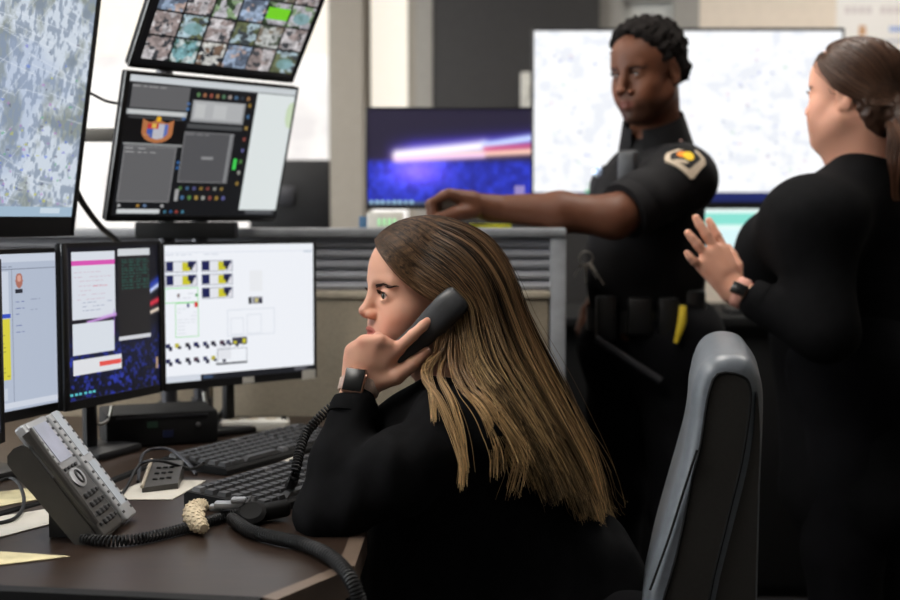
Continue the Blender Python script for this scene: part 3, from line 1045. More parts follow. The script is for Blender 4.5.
# ---- dark back of a screen in front of the bright window
t = thing('desk_monitor', 'back of a dark screen against the bright window beside the column', 'monitor', (at(300, 200, 4.6).x, 4.6, 0.95))
a, b = at(250, 235, 4.6), at(330, 160, 4.6)
box_obj('housing', ((a.x + b.x) / 2, 4.6, (a.z + b.z) / 2), (b.x - a.x, 0.04, b.z - a.z), MATS['black_plastic'], t, r=0.008)
lt = at(285, 196, 4.57)
obj('vesa_cover', MB().box((lt.x, 4.575, lt.z), (0.07, 0.02, 0.07), r=0.008), MATS['metal_dark'], t, smooth=True)
obj('stand_neck', MB().tube([((a.x + b.x) / 2, 4.63, a.z + 0.08), ((a.x + b.x) / 2, 4.63, 0.955)], 0.02, 12), MATS['black_plastic'], t, smooth=True)
obj('stand_base', MB().box(((a.x + b.x) / 2, 4.62, 0.956), (0.22, 0.18, 0.012), r=0.004), MATS['black_plastic'], t, smooth=True)
t = thing('side_table', 'dark cabinet under the window that carries the dark screen', 'cabinet', (a.x, 4.7, 0))
box_obj('body', ((a.x + b.x) / 2, 4.72, 0.46), (0.9, 0.5, 0.92), MATS['dark_panel'], t, r=0.006)
box_obj('top', ((a.x + b.x) / 2, 4.72, 0.935), (0.94, 0.54, 0.03), MATS['matte_black'], t, r=0.004)
# ================================================================== smooth bodies: blended volumes meshed as one skin
def V3(p):
    return np.array(p, np.float64)


class SDF:
    def __init__(self):
        self.ops = []

    def cone(self, a, b, ra, rb, k=0.02, flat=None, op='add'):
        """tapering limb; flat=(axis, s) squeezes it by s along an axis"""
        self.ops.append((op, 'cone', (V3(a), V3(b), ra, rb, None if flat is None else (V3(flat[0]) / np.linalg.norm(flat[0]), flat[1])), k))
        return self

    def chain(self, pts, rs, k=0.01, flat=None):
        for i in range(len(pts) - 1):
            self.cone(pts[i], pts[i + 1], rs[i], rs[i + 1], k if i == 0 else min(k, 0.006), flat)
        return self

    def ell(self, c, r, A=None, k=0.02, op='add'):
        """ellipsoid; A: 3x3 rows = its axes"""
        self.ops.append((op, 'ell', (V3(c), V3(r), np.eye(3) if A is None else np.array(A, float)), k))
        return self

    def half(self, p, n, k=0.004):
        """keep only the side n points away from"""
        n = V3(n)
        self.ops.append(('cut', 'half', (V3(p), n / np.linalg.norm(n)), k))
        return self

    @staticmethod
    def prim(kind, q, p):
        if kind == 'cone':
            a, b, ra, rb, flat = q
            ba = b - a
            pa = p - a
            h = np.clip((pa @ ba) / (ba @ ba + 1e-12), 0, 1)
            d = pa - h[..., None] * ba
            if flat is not None:
                n, s = flat
                c = d @ n
                d = d + (c * (1 / s - 1))[..., None] * n
                l = np.sqrt((d * d).sum(-1))
                return (l - (ra + (rb - ra) * h)) * (0.5 + 0.5 * min(s, 1))
            return np.sqrt((d * d).sum(-1)) - (ra + (rb - ra) * h)
        if kind == 'ell':
            c, r, A = q
            l = (p - c) @ A.T
            k0 = np.sqrt(((l / r) ** 2).sum(-1))
            k1 = np.sqrt(((l / r ** 2) ** 2).sum(-1))
            return k0 * (k0 - 1) / np.maximum(k1, 1e-9)
        if kind == 'half':
            c, n = q
            return (p - c) @ n

    @staticmethod
    def box_of(kind, q, m):
        if kind == 'cone':
            a, b, ra, rb, flat = q
            r = max(ra, rb) * (max(1, flat[1]) if flat else 1) + m
            return np.minimum(a, b) - r, np.maximum(a, b) + r
        if kind == 'ell':
            c, r, A = q
            e = np.sqrt(((A.T * r) ** 2).sum(1)) + m
            return c - e, c + e
        return None

    @staticmethod
    def combine(op, D, d, k):
        if op == 'add':
            if k <= 0:
                return np.minimum(D, d)
            h = np.maximum(k - np.abs(D - d), 0) / k
            return np.minimum(D, d) - h * h * k * 0.25
        d2 = -d if op == 'sub' else d
        h = np.maximum(k - np.abs(D - d2), 0) / max(k, 1e-9)
        return np.maximum(D, d2) + h * h * k * 0.25

    def eval(self, P):
        D = np.full(P.shape[:-1], 1.0)
        for op, kind, q, k in self.ops:
            D = self.combine(op, D, self.prim(kind, q, P), k)
        return D

    def mesh(self, h, lo=None, hi=None, disp=None):
        if lo is None:
            bs = [self.box_of(kind, q, 0.004) for op, kind, q, k in self.ops if op == 'add']
            lo = np.min([b[0] for b in bs], 0) - 2 * h
            hi = np.max([b[1] for b in bs], 0) + 2 * h
        lo, hi = V3(lo), V3(hi)
        n = np.ceil((hi - lo) / h).astype(int) + 1
        ax = [lo[i] + h * np.arange(n[i]) for i in range(3)]
        F = np.full(tuple(n), 0.5, np.float32)
        for op, kind, q, k in self.ops:
            m = max(k, 0.004) + 4 * h
            bx = self.box_of(kind, q, m)
            if bx is None:
                sl = (slice(None),) * 3
            else:
                i0 = np.clip(np.floor((bx[0] - lo) / h).astype(int), 0, n)
                i1 = np.clip(np.ceil((bx[1] - lo) / h).astype(int) + 1, 0, n)
                if (i1 <= i0).any():
                    continue
                sl = tuple(slice(a, b) for a, b in zip(i0, i1))
            P = np.stack(np.meshgrid(ax[0][sl[0]], ax[1][sl[1]], ax[2][sl[2]], indexing='ij'), -1)
            F[sl] = self.combine(op, F[sl], self.prim(kind, q, P), k)
        if disp is not None:
            near = np.abs(F) < 0.03
            idx = np.argwhere(near)
            P = lo + idx * h
            F[near] += disp(P)
        return nets(F, lo, h)


def nets(F, lo, h):
    """surface nets"""
    S = F < 0
    n = np.array(F.shape)
    c = [S[i:n[0] - 1 + i, j:n[1] - 1 + j, k:n[2] - 1 + k] for i in (0, 1) for j in (0, 1) for k in (0, 1)]
    cnt = sum(x.astype(np.int8) for x in c)
    act = (cnt > 0) & (cnt < 8)
    cells = np.argwhere(act)
    idx = -np.ones(tuple(n - 1), np.int64)
    idx[act] = np.arange(len(cells))
    off = np.array([(i, j, k) for i in (0, 1) for j in (0, 1) for k in (0, 1)])
    val = np.stack([F[cells[:, 0] + o[0], cells[:, 1] + o[1], cells[:, 2] + o[2]] for o in off], 1)
    acc = np.zeros((len(cells), 3))
    num = np.zeros(len(cells))
    for a in range(8):
        for b in range(a + 1, 8):
            if np.abs(off[a] - off[b]).sum() != 1:
                continue
            va, vb = val[:, a], val[:, b]
            m = (va < 0) != (vb < 0)
            t = np.where(m, va / np.where(m, va - vb, 1), 0)
            acc += np.where(m[:, None], off[a] + (off[b] - off[a]) * t[:, None], 0)
            num += m
    verts = lo + (cells + acc / num[:, None]) * h
    quads = []
    for axn in range(3):
        d = [0, 0, 0]
        d[axn] = 1
        u, v = [(1, 2), (2, 0), (0, 1)][axn]
        s0 = S[:n[0] - d[0], :n[1] - d[1], :n[2] - d[2]]
        s1 = S[d[0]:, d[1]:, d[2]:]
        e = np.argwhere(s0 != s1)
        ok = (e[:, u] > 0) & (e[:, v] > 0) & (e[:, u] < n[u] - 1) & (e[:, v] < n[v] - 1)
        e = e[ok]
        fl = s0[e[:, 0], e[:, 1], e[:, 2]]
        q = []
        for du, dv in ((0, 0), (-1, 0), (-1, -1), (0, -1)):
            p = e.copy()
            p[:, u] += du
            p[:, v] += dv
            q.append(idx[p[:, 0], p[:, 1], p[:, 2]])
        q = np.stack(q, 1)
        q[~fl] = q[~fl][:, ::-1]
        quads.append(q)
    return verts, np.concatenate(quads)


def join(*ms):
    vs, fs, n = [], [], 0
    for v, f in ms:
        vs.append(v)
        fs.append(f + n)
        n += len(v)
    return np.concatenate(vs), np.concatenate(fs)


def np_obj(name, v, f, m, parent, col=None, kind=None):
    """mesh object from arrays; col: colour per vertex (linear)"""
    off = np.array(OFF[parent.name])
    me = bpy.data.meshes.new(name)
    k = f.shape[1]
    me.vertices.add(len(v))
    me.vertices.foreach_set('co', (v - off).astype(np.float32).ravel())
    me.loops.add(f.size)
    me.loops.foreach_set('vertex_index', f.astype(np.int32).ravel())
    me.polygons.add(len(f))
    me.polygons.foreach_set('loop_start', np.arange(0, f.size, k, dtype=np.int32))
    me.update(calc_edges=True)
    me.shade_smooth()
    if col is not None:
        ca = me.color_attributes.new('Col', 'FLOAT_COLOR', 'POINT')
        a = np.ones((len(v), 4), np.float32)
        a[:, :3] = col
        ca.data.foreach_set('color', a.ravel())
    me.materials.append(m)
    o = bpy.data.objects.new(name, me)
    C.objects.link(o)
    o.parent = parent
    OFF[o.name] = OFF[parent.name]
    if kind:
        o['kind'] = kind
    return o


def strands(name, paths, rad, cols, m, parent, sides=3, kind='stuff'):
    """paths: N x P x 3, rad: N x P, cols: N x P x 3"""
    N, P, _ = paths.shape
    t = np.gradient(paths, axis=1)
    t /= np.linalg.norm(t, axis=-1, keepdims=True) + 1e-9
    up = np.array([0.31, 0.77, 0.55])
    a = np.cross(t, up)
    a /= np.linalg.norm(a, axis=-1, keepdims=True) + 1e-9
    b = np.cross(a, t)
    rings = []
    for k in range(sides):
        an = 2 * math.pi * k / sides
        rings.append(paths + (a * math.cos(an) + b * math.sin(an)) * rad[..., None])
    v = np.stack(rings, 2).reshape(-1, 3)                 # N, P, sides
    base = (np.arange(N)[:, None, None] * P + np.arange(P - 1)[None, :, None]) * sides
    k = np.arange(sides)[None, None, :]
    k2 = (k + 1) % sides
    f = np.stack([base + k, base + k2, base + sides + k2, base + sides + k], -1).reshape(-1, 4)
    col = np.repeat(cols.reshape(-1, 1, 3), sides, 1).reshape(-1, 3)
    return np_obj(name, v, f, m, parent, col, kind)


def resample(poly, P):
    """polyline points -> smooth path with P points"""
    q = np.array([tuple(p) for p in spline(poly, 10)])
    s = np.concatenate([[0], np.cumsum(np.linalg.norm(np.diff(q, axis=0), axis=1))])
    x = np.linspace(0, s[-1], P)
    return np.stack([np.interp(x, s, q[:, i]) for i in range(3)], 1)


class Head:
    """Local axes: f forward, l to the person's left, u up; origin between the ears at eye level."""
    def __init__(self, o, F, roll=0.0):
        self.o = V3(o)
        F = Vector(F).normalized()
        L = Vector((0, 0, 1)).cross(F).normalized()
        U = F.cross(L).normalized()
        if roll:
            q = Matrix.Rotation(roll, 3, F)
            L, U = q @ L, q @ U
        self.A = np.array([tuple(F), tuple(L), tuple(U)])

    def w(self, f, l, u):
        return self.o + f * self.A[0] + l * self.A[1] + u * self.A[2]

    def local(self, p):
        return (p - self.o) @ self.A.T

    def ell(self, s, c, r, k=0.02, op='add', tilt=0.0):
        A = self.A
        if tilt:
            ct, st = math.cos(tilt), math.sin(tilt)
            A = np.array([A[0] * ct + A[2] * st, A[1], A[2] * ct - A[0] * st])
        s.ell(self.w(*c), r, A, k, op)

    def cone(self, s, a, b, ra, rb, k=0.01, op='add', flat=None):
        fl = None
        if flat:
            fl = (flat[0][0] * self.A[0] + flat[0][1] * self.A[1] + flat[0][2] * self.A[2], flat[1])
        s.cone(self.w(*a), self.w(*b), ra, rb, k, fl, op)

    def build(self, s, male=False, full=0.0, nose_w=1.0, nose_len=1.0, lip=1.0, ears=True, nose_u=-0.034, lid=0.0052, ear_f=0.0):
        E, N = self.ell, self.cone
        wd = 1.06 if male else 1.0
        E(s, (-0.004, 0, 0.036), (0.095, 0.073 * wd, 0.080), 0)
        E(s, (0.034, 0, 0.030), (0.060, 0.060 * wd, 0.064), 0.03)
        E(s, (0.040, 0, -0.030), (0.050, (0.058 + full * 0.008) * wd, 0.066), 0.03)
        E(s, (0.040, 0, -0.068), (0.046, (0.048 + full * 0.012) * wd, 0.044), 0.03)
        for sg in (1, -1):
            N(s, (0.006, sg * 0.056 * wd, -0.055), (0.066, sg * 0.022, -0.103), 0.014 + full * 0.005, 0.013, 0.03)
            E(s, (0.060, sg * 0.042, -0.030), (0.022, 0.021, 0.019), 0.022)                      # cheekbone
            E(s, (0.066, sg * 0.034, -0.055), (0.020, 0.018 + full * 0.006, 0.022), 0.024)         # cheek
        E(s, (0.078, 0, -0.101), (0.018, 0.020, 0.015), 0.018)                                   # chin
        # muzzle
        E(s, (0.080, 0, -0.066), (0.018, 0.027, 0.024), 0.018)
        # brow
        for sg in (1, -1):
            N(s, (0.086, sg * 0.012, 0.019), (0.076, sg * 0.043, 0.021), 0.0090 if male else 0.0075, 0.006, 0.014)
        # sockets
        for sg in (1, -1):
            E(s, (0.100, sg * 0.032, 0.003), (0.018, 0.018, 0.012), 0.014, 'sub')
        # nose
        N(s, (0.089, 0, 0.010), (0.107 * nose_len + 0.002, 0, nose_u + 0.003), 0.0075, 0.0088 * (0.6 + 0.4 * nose_w), 0.012)
        E(s, (0.110 * nose_len, 0, nose_u), (0.0105, 0.0095 * nose_w, 0.0088), 0.006)
        for sg in (1, -1):
            E(s, (0.099, sg * 0.0125 * nose_w, nose_u - 0.005), (0.0105, 0.0062 * nose_w, 0.0075), 0.005)
            E(s, (0.107, sg * 0.0065 * nose_w, nose_u - 0.0125), (0.005, 0.0030, 0.0028), 0.003, 'sub')
        # eyelids over the eyeballs, then the almond opening
        for sg in (1, -1):
            E(s, (0.0765, sg * 0.0315, 0.0), (0.0152, 0.0165, 0.0150), 0.006)
            E(s, (0.094, sg * 0.0315, -0.0005), (0.014, 0.0132, lid), 0.0025, 'sub')
        # lips
        mu = nose_u - 0.0325
        for sg in (1, -1):
            N(s, (0.0985, sg * 0.004, mu + 0.0045), (0.087, sg * 0.022, mu), 0.0052 * lip, 0.0022, 0.004)
            N(s, (0.0965, sg * 0.003, mu - 0.0062), (0.086, sg * 0.020, mu - 0.001), 0.0062 * lip, 0.0022, 0.004)
            N(s, (0.106, 0, mu - 0.0008), (0.090, sg * 0.023, mu - 0.0006), 0.0008, 0.0008, 0.0022, 'sub')
        # ears
        if ears:
            for sg in (1, -1):
                x = sg * (0.070 * wd + full * 0.004)
                E(s, (-0.004 + ear_f, x, -0.010), (0.017, 0.007, 0.030), 0.006, tilt=-0.2)
                E(s, (-0.001 + ear_f, x + sg * 0.007, -0.006), (0.009, 0.005, 0.017), 0.004, 'sub', tilt=-0.2)
                E(s, (0.002 + ear_f, x + sg * 0.001, -0.033), (0.007, 0.0055, 0.008), 0.004)
        self.mu = mu

    def skin(self, v, base, lipc, blush, brow=None, male=False, stubble=0.0):
        """pigment per vertex"""
        q = self.local(v)
        col = np.zeros((len(v), 3)) + np.array(base)

        def blend(c, w):
            nonlocal col
            col = col * (1 - w[:, None]) + np.array(c) * w[:, None]
        front = q[:, 0] > 0.05
        for sg in (1, -1):
            w = np.exp(-(((q[:, 0] - 0.066) / 0.030) ** 2 + ((q[:, 1] - sg * 0.042) / 0.022) ** 2 + ((q[:, 2] + 0.040) / 0.022) ** 2))
            blend(blush, 0.6 * w)
        w = np.exp(-(((q[:, 0] - 0.115) / 0.016) ** 2 + (q[:, 1] / 0.014) ** 2 + ((q[:, 2] + 0.036) / 0.014) ** 2))
        blend(blush, 0.5 * w)
        mu = self.mu
        e = ((q[:, 1]) / 0.0235) ** 2 + ((q[:, 2] - mu + 0.001) / 0.0105) ** 2
        blend(lipc, np.clip((1.0 - e) * 4, 0, 0.9) * (q[:, 0] > 0.078))
        if stubble:
            w = np.clip((mu + 0.012 - q[:, 2]) / 0.02, 0, 1) * np.clip((q[:, 0] - 0.0) / 0.05, 0, 1) * (q[:, 2] > -0.13)
            w *= np.clip(e - 0.9, 0, 1)
            blend(tuple(c * 0.25 for c in base), w * stubble)
        return col

    def eyes(self, parent, look=(0, 0), iris=(0.10, 0.05, 0.03), white=rgb(214, 204, 198)):
        for sg in (1, -1):
            c = self.w(0.0768, sg * 0.0315, 0)
            F = Vector(self.A[0]) + Vector(self.A[1]) * look[0] + Vector(self.A[2]) * look[1]
            F.normalize()
            n, mrg = 20, 14
            vs, cs = [], []
            S = Vector(self.A[1])
            S = (S - F * S.dot(F)).normalized()
            T = F.cross(S)
            mb = MB()
            rad = 0.0126
            for i in range(mrg + 1):
                th = math.pi * (i / mrg) ** 1.6 if i < mrg else math.pi
                bump = 1.0 + (0.04 if th < 0.35 else 0)
                ring = [Vector(c) + (F * math.cos(th) + (S * math.cos(2 * math.pi * k / n) + T * math.sin(2 * math.pi * k / n)) * math.sin(th)) * rad * bump for k in range(n)]
                vs.append(ring)
                cs.append(th)
            for i in range(mrg):
                th = (cs[i] + cs[i + 1]) / 2
                col = (0.004, 0.003, 0.003) if th < 0.17 else (iris if th < 0.50 else white)
                base = len(mb.v)
                mb.add(vs[i] + vs[i + 1], [(k, (k + 1) % n, n + (k + 1) % n, n + k) for k in range(n)], col)
            obj('eyeball', mb, MATS['eye'], parent, smooth=True, angle=None)

    def brows(self, parent, col, sdf, n=110, thick=0.0005, arch=0.004, lashes=True, dens=1.0):
        r = np.random.default_rng(4)
        P, rad = [], []
        for sg in (1, -1):
            for i in range(n):
                t = r.random()
                f0 = 0.0885 - 0.020 * t ** 1.5
                l0 = sg * (0.0125 + 0.034 * t)
                u0 = 0.0175 + arch * math.sin(min(1, t * 1.3) * math.pi * 0.5) - (0.0045 * max(0, t - 0.65) / 0.35) + (r.random() - 0.5) * 0.0050 * (1.05 - 0.9 * t)
                a = np.array([f0, l0, u0])
                d = np.array([-0.2 - 0.4 * t, sg * 1.0, 0.45 - 0.85 * t]) * 0.0048
                pts = [self.w(*(a + d * s)) for s in (0, 0.5, 1.0)]
                P.append(pts)
                rad.append([thick, thick, thick * 0.3])
            if lashes:
                for i in range(46):
                    t = i / 45
                    an = (t - 0.5) * 2
                    l0 = sg * (0.0315 + an * 0.0128)
                    u0 = 0.0052 * math.sqrt(max(0, 1 - an * an)) - 0.0003
                    f0 = 0.0905 - 0.007 * an * an * (1.0 if an * 1 > 0 else 0.6)
                    a = np.array([f0, l0, u0])
                    d = np.array([0.0065, sg * an * 0.003 + sg * 0.0012, 0.0028])
                    P.append([self.w(*a), self.w(*(a + d * 0.6)), self.w(*(a + d + np.array([0.0, 0, 0.0022])))])
                    rad.append([0.00042, 0.0003, 0.0001])
        P, rad = np.array(P), np.array(rad)
        isb = np.zeros(len(P), bool)
        per = n + (46 if lashes else 0)
        for q in range(2):
            isb[q * per:q * per + n] = True
        for it in range(4):
            dd = sdf.eval(P.reshape(-1, 3)).reshape(P.shape[:2])
            g = np.zeros_like(P)
            e = 0.001
            for k in range(3):
                s = np.zeros(3)
                s[k] = e
                g[..., k] = (sdf.eval((P + s).reshape(-1, 3)) - sdf.eval((P - s).reshape(-1, 3))).reshape(P.shape[:2])
            g /= np.linalg.norm(g, axis=-1, keepdims=True) + 1e-9
            mv = np.where(isb[:, None], 0.0008 - dd, 0)
            P = P + g * mv[..., None] * 0.8
        cc = np.zeros(P.shape) + np.array(col)
        return strands('eyebrows', P, rad, cc, MATS['hair_fibre'], parent, 4)


def hand(s, wrist, mcps, fingers, thumb, palm_n, r=0.0085, k=0.006, thick=0.011, wr=0.022):
    """wrist point; mcps: four knuckles index..little; fingers: list of point chains from each knuckle; thumb chain from its base."""
    wrist = V3(wrist)
    mcps = [V3(m) for m in mcps]
    pn = V3(palm_n)
    pn = pn / np.linalg.norm(pn)
    side = mcps[0] - mcps[3]
    side /= np.linalg.norm(side)
    for i, m in enumerate(mcps):
        b = wrist + side * (0.012 - 0.008 * i)
        s.cone(b, m, thick * 1.25, r * 1.22, 0.012)
        if i < 3:
            s.cone((b + m) / 2, (m + mcps[i + 1]) / 2, thick * 1.05, r * 1.0, 0.010)
    for i, ch in enumerate(fingers):
        rr_ = r * (1.0, 1.03, 0.97, 0.86)[i]
        rs = np.linspace(rr_ * 1.08, rr_ * 0.80, len(ch) + 1)
        pts = [mcps[i]] + [V3(p) for p in ch]
        for j in range(len(pts) - 1):
            s.cone(pts[j], pts[j + 1], rs[j], rs[j + 1], 0.004 if j == 0 else 0.003)
    tp = [V3(p) for p in thumb]
    rs = np.linspace(r * 1.75, r * 0.95, len(tp))
    for j in range(len(tp) - 1):
        s.cone(tp[j], tp[j + 1], rs[j], rs[j + 1], 0.010 if j == 0 else 0.004)


def nail(mb, tip, prev, nrm, r):
    """small oval nail plate near a fingertip"""
    tip, prev, nrm = Vector(tip), Vector(prev), Vector(nrm).normalized()
    d = (tip - prev).normalized()
    nrm = (nrm - d * nrm.dot(d)).normalized()
    s = d.cross(nrm)
    c = tip + d * r * 0.1 + nrm * r * 0.86
    n = 12
    ring = [c + d * math.cos(2 * math.pi * i / n) * r * 0.75 + s * math.sin(2 * math.pi * i / n) * r * 0.58 - nrm * (abs(math.sin(2 * math.pi * i / n)) * r * 0.22) for i in range(n)]
    mb.add(ring + [c + nrm * r * 0.10], [(i, (i + 1) % n, n) for i in range(n)])


def wristwatch(parent, c, axis, out, rx, ry, strap_m, w=0.020, face=(0.032, 0.038), label=None, screen='watch_glass'):
    """c: centre of the wrist, axis: along the forearm, out: towards the dial."""
    ax = Vector(axis).normalized()
    out = Vector(out)
    out = (out - ax * out.dot(ax)).normalized()
    sd = ax.cross(out)
    n = 36
    rings = []
    for (dw, dr) in ((-w / 2, 0.0), (-w / 2 + 0.002, 0.0016), (w / 2 - 0.002, 0.0016), (w / 2, 0.0), (w / 2 - 0.001, -0.0012), (-w / 2 + 0.001, -0.0012)):
        rings.append([Vector(c) + ax * dw + sd * math.cos(2 * math.pi * i / n) * (rx + dr) + out * math.sin(2 * math.pi * i / n) * (ry + dr) for i in range(n)])
    mb = MB().loft(rings + [rings[0]], cap=False)
    st = obj('wristwatch', mb, strap_m, parent, smooth=True, angle=60)
    M = frame(Vector(c) + out * (ry + 0.0035), sd, ax, out)
    obj('watch_case', MB().box((0, 0, 0), (face[0], face[1], 0.009), M, r=0.0042, seg=4), MATS['watch_metal'], st, smooth=True)
    obj('watch_screen', MB().box((0, 0, 0.0042), (face[0] * 0.86, face[1] * 0.87, 0.002), M, r=0.0009, seg=2), MATS[screen], st, smooth=True)
    obj('watch_crown', MB().box((face[0] / 2, face[1] * 0.2, 0.0), (0.003, 0.006, 0.005), M, r=0.001), MATS['watch_metal'], st, smooth=True)
    return st


# tissue, cloth and hair materials
attr_mat('skin', rough=0.5, sss=0.12, spec=0.25, bump=0.08, bscale=900)
attr_mat('hair_fibre', rough=0.36, spec=0.3)
attr_mat('eye', rough=0.08, spec=0.6)
mat('nail', rgb(226, 176, 160), 0.25, var=0.05)
mat('black_knit', rgb(12, 12, 14), 0.9, spec=0.12, var=0.3, scale=60, bump=0.35, bscale=700)
mat('black_cloth', rgb(13, 13, 14), 0.85, spec=0.12, var=0.25, scale=40, bump=0.3, bscale=500)
mat('uniform', rgb(18, 17, 19), 0.8, spec=0.2, var=0.2, scale=40, bump=0.25, bscale=500)
mat('trouser', rgb(13, 13, 16), 0.9, spec=0.12, var=0.25, bump=0.25, bscale=500)
mat('leather_black', rgb(15, 15, 16), 0.4, bump=0.1)
mat('watch_metal', rgb(190, 150, 132), 0.28, metal=0.9, var=0.05)
mat('watch_glass', rgb(8, 8, 9), 0.25, spec=0.4)
attr_mat('coarse_hair', rough=0.95, spec=0.1)
mat('watch_band', rgb(200, 176, 164), 0.6, var=0.15, scale=300, bump=0.5, bscale=900)
mat('watch_band_pink', rgb(206, 150, 134), 0.6, var=0.1)


def cloth_disp(amp, freq, seed):
    r = np.random.default_rng(seed)
    K = r.normal(size=(10, 3)) * freq
    ph = r.random(10) * 6.28

    def f(P):
        d = np.zeros(len(P))
        for k_, p_ in zip(K, ph):
            d += np.sin(P @ k_ + p_)
        return amp * d / 3
    return f
# ================================================================== seated person on the phone
SK1 = rgb(222, 170, 146)
wp = thing('person', 'seated person in black sweater with long highlighted hair, talking on a phone handset', 'person', (0.25, 2.0, 0))
H1 = Head(at(429, 294, 2.0), (-math.cos(R(21)), -math.sin(R(21)), 0.01))


def T(x, y, Y):
    return np.array(at(x, y, Y))


hs = SDF()
H1.build(hs, nose_w=0.95, nose_u=-0.026, nose_len=0.965, lip=1.0, ears=True, lid=0.0056)
neck0, neck1 = H1.w(-0.015, 0, -0.05), T(476, 398, 2.01)
hs.cone(neck0, neck1, 0.050, 0.056, 0.03)
hs.cone(H1.w(0.02, 0, -0.07), neck1 + np.array([-0.02, 0, -0.02]), 0.034, 0.045, 0.03)
hv, hf = hs.mesh(0.0016)

# propped left arm: elbow on the desk, hand closed round the handset
sh = T(462, 432, 1.845)
el = T(330, 514, 1.80)
wr = T(360, 383, 1.885)
ar = SDF()
ar.cone(el, wr, 0.040, 0.026, 0.01, flat=((0, 1, 0), 0.95))
fd = wr - el
fd /= np.linalg.norm(fd)
mc = [T(398, 349, 1.872), T(380, 341, 1.868), T(364, 342, 1.876), T(352, 351, 1.888)]
idx = [T(413, 335, 1.868), T(423, 326, 1.872), T(430, 320, 1.878)]
mid = [T(378, 338, 1.915), T(388, 352, 1.934), T(394, 360, 1.922)]
rng_ = [T(363, 341, 1.925), T(374, 354, 1.938), T(382, 362, 1.926)]
lit = [T(353, 352, 1.928), T(363, 362, 1.938), T(371, 368, 1.927)]
thb = [T(374, 383, 1.882), T(396, 376, 1.876), T(413, 364, 1.876), T(426, 352, 1.882)]
hand(ar, wr + fd * 0.012, mc, [idx, mid, rng_, lit], thb, (0, -1, 0), r=0.0088, thick=0.013)
ar.ell((V3(mc[0]) + V3(mc[2]) + wr * 2) / 4 + np.array([0, 0.012, 0]), (0.034, 0.018, 0.030), k=0.02)
av, af = ar.mesh(0.0018)

# torso, far arm and legs: one rough core under the clothes
pel = T(610, 670, 2.0)
chest = T(500, 472, 2.0)
far_sh = T(455, 430, 2.15)
core = SDF()
core.cone(pel, T(555, 570, 2.0), 0.10, 0.09, 0.05, flat=((0, 1, 0), 1.25))
core.cone(T(555, 570, 2.0), chest, 0.09, 0.075, 0.05, flat=((0, 1, 0), 1.25))
core.cone(chest, neck1, 0.075, 0.045, 0.04)
core.cone(sh, far_sh, 0.05, 0.05, 0.05)
core.cone(sh, el, 0.046, 0.036, 0.03)
far_el, far_wr = T(420, 512, 2.16), T(368, 492, 2.06)
core.cone(far_sh, far_el, 0.046, 0.036, 0.03)
core.cone(far_el, far_wr, 0.034, 0.024, 0.02)
hipL, hipR = np.array([pel[0] - 0.02, 1.90, 0.52]), np.array([pel[0] - 0.02, 2.10, 0.52])
knL, knR = np.array([-0.10, 1.86, 0.50]), np.array([-0.10, 2.14, 0.50])
for hp, kn in ((hipL, knL), (hipR, knR)):
    core.cone(hp, kn, 0.085, 0.055, 0.04)
    core.cone(kn, kn + np.array([0.06, 0, -0.40]), 0.055, 0.038, 0.03)
cv, cf = core.mesh(0.008)
# far hand lying by the keyboard, hidden by the arm in the picture
fh = SDF()
fm = [far_wr + np.array([-0.08, -0.03 + 0.02 * i, -0.004]) for i in range(4)]
hand(fh, far_wr, fm, [[m_ + np.array([-0.035, 0, 0.004]), m_ + np.array([-0.06, 0, -0.008]), m_ + np.array([-0.078, 0, -0.016])] for m_ in fm],
     [far_wr + np.array([-0.02, -0.02, 0]), far_wr + np.array([-0.05, -0.045, 0]), far_wr + np.array([-0.08, -0.055, -0.005])], (0, 0, -1))
fv, ff = fh.mesh(0.003)
v, f_ = join((hv, hf), (av, af), (cv, cf), (fv, ff))
col = H1.skin(v, SK1, rgb(186, 100, 92), rgb(216, 138, 118))
# knuckles and fingertips a little rosier
dist = np.min([np.linalg.norm(v - p, axis=1) for p in mc + [idx[-1], thb[-1]]], 0)
wq = np.exp(-(dist / 0.014) ** 2)[:, None] * 0.35
col = col * (1 - wq) + np.array(rgb(206, 128, 108)) * wq
np_obj('body', v, f_, MATS['skin'], wp, col)
H1.eyes(wp, look=(0.14, -0.03), iris=(0.045, 0.033, 0.024))
H1.brows(wp, rgb(66, 42, 32), hs, n=150, thick=0.00042, arch=0.0050)
nl = MB()
nail(nl, idx[-1], idx[-2], (-0.35, -0.75, 0.5), 0.0075)
obj('fingernail', nl, MATS['nail'], wp, smooth=True)
nl = MB()
nail(nl, thb[-1], thb[-2], (0.1, -0.9, 0.3), 0.0085)
obj('fingernail', nl, MATS['nail'], wp, smooth=True)

# black sweater
sw_ = SDF()
sw_.cone(T(620, 690, 2.0), T(555, 570, 2.0), 0.150, 0.112, 0.05, flat=((0, 1, 0), 1.2))
sw_.cone(T(555, 570, 2.0), T(497, 470, 2.0), 0.112, 0.092, 0.06, flat=((0, 1, 0), 1.3))
sw_.cone(T(497, 470, 2.0), T(474, 410, 2.01), 0.092, 0.058, 0.06)
sw_.cone(T(455, 600, 1.97), T(450, 520, 1.97), 0.125, 0.10, 0.08)
sw_.ell(T(420, 440, 1.97), (0.07, 0.10, 0.07), k=0.05)
sw_.cone(T(388, 432, 1.91), T(436, 405, 1.93), 0.042, 0.046, 0.04)
sw_.cone(T(425, 540, 1.92), T(430, 640, 1.92), 0.09, 0.11, 0.06)
sw_.cone(sh, far_sh, 0.054, 0.054, 0.06)
sw_.ell(T(455, 485, 1.97), (0.10, 0.13, 0.10), k=0.06)
sw_.cone(sh, T(400, 470, 1.80), 0.058, 0.056, 0.05)
sw_.cone(T(400, 470, 1.80), el, 0.057, 0.047, 0.03)
cuff = el + (wr - el) * 0.80
sw_.cone(el, el + (wr - el) * 0.4, 0.047, 0.044, 0.03)
sw_.cone(el + (wr - el) * 0.4, cuff, 0.046, 0.0365, 0.02)
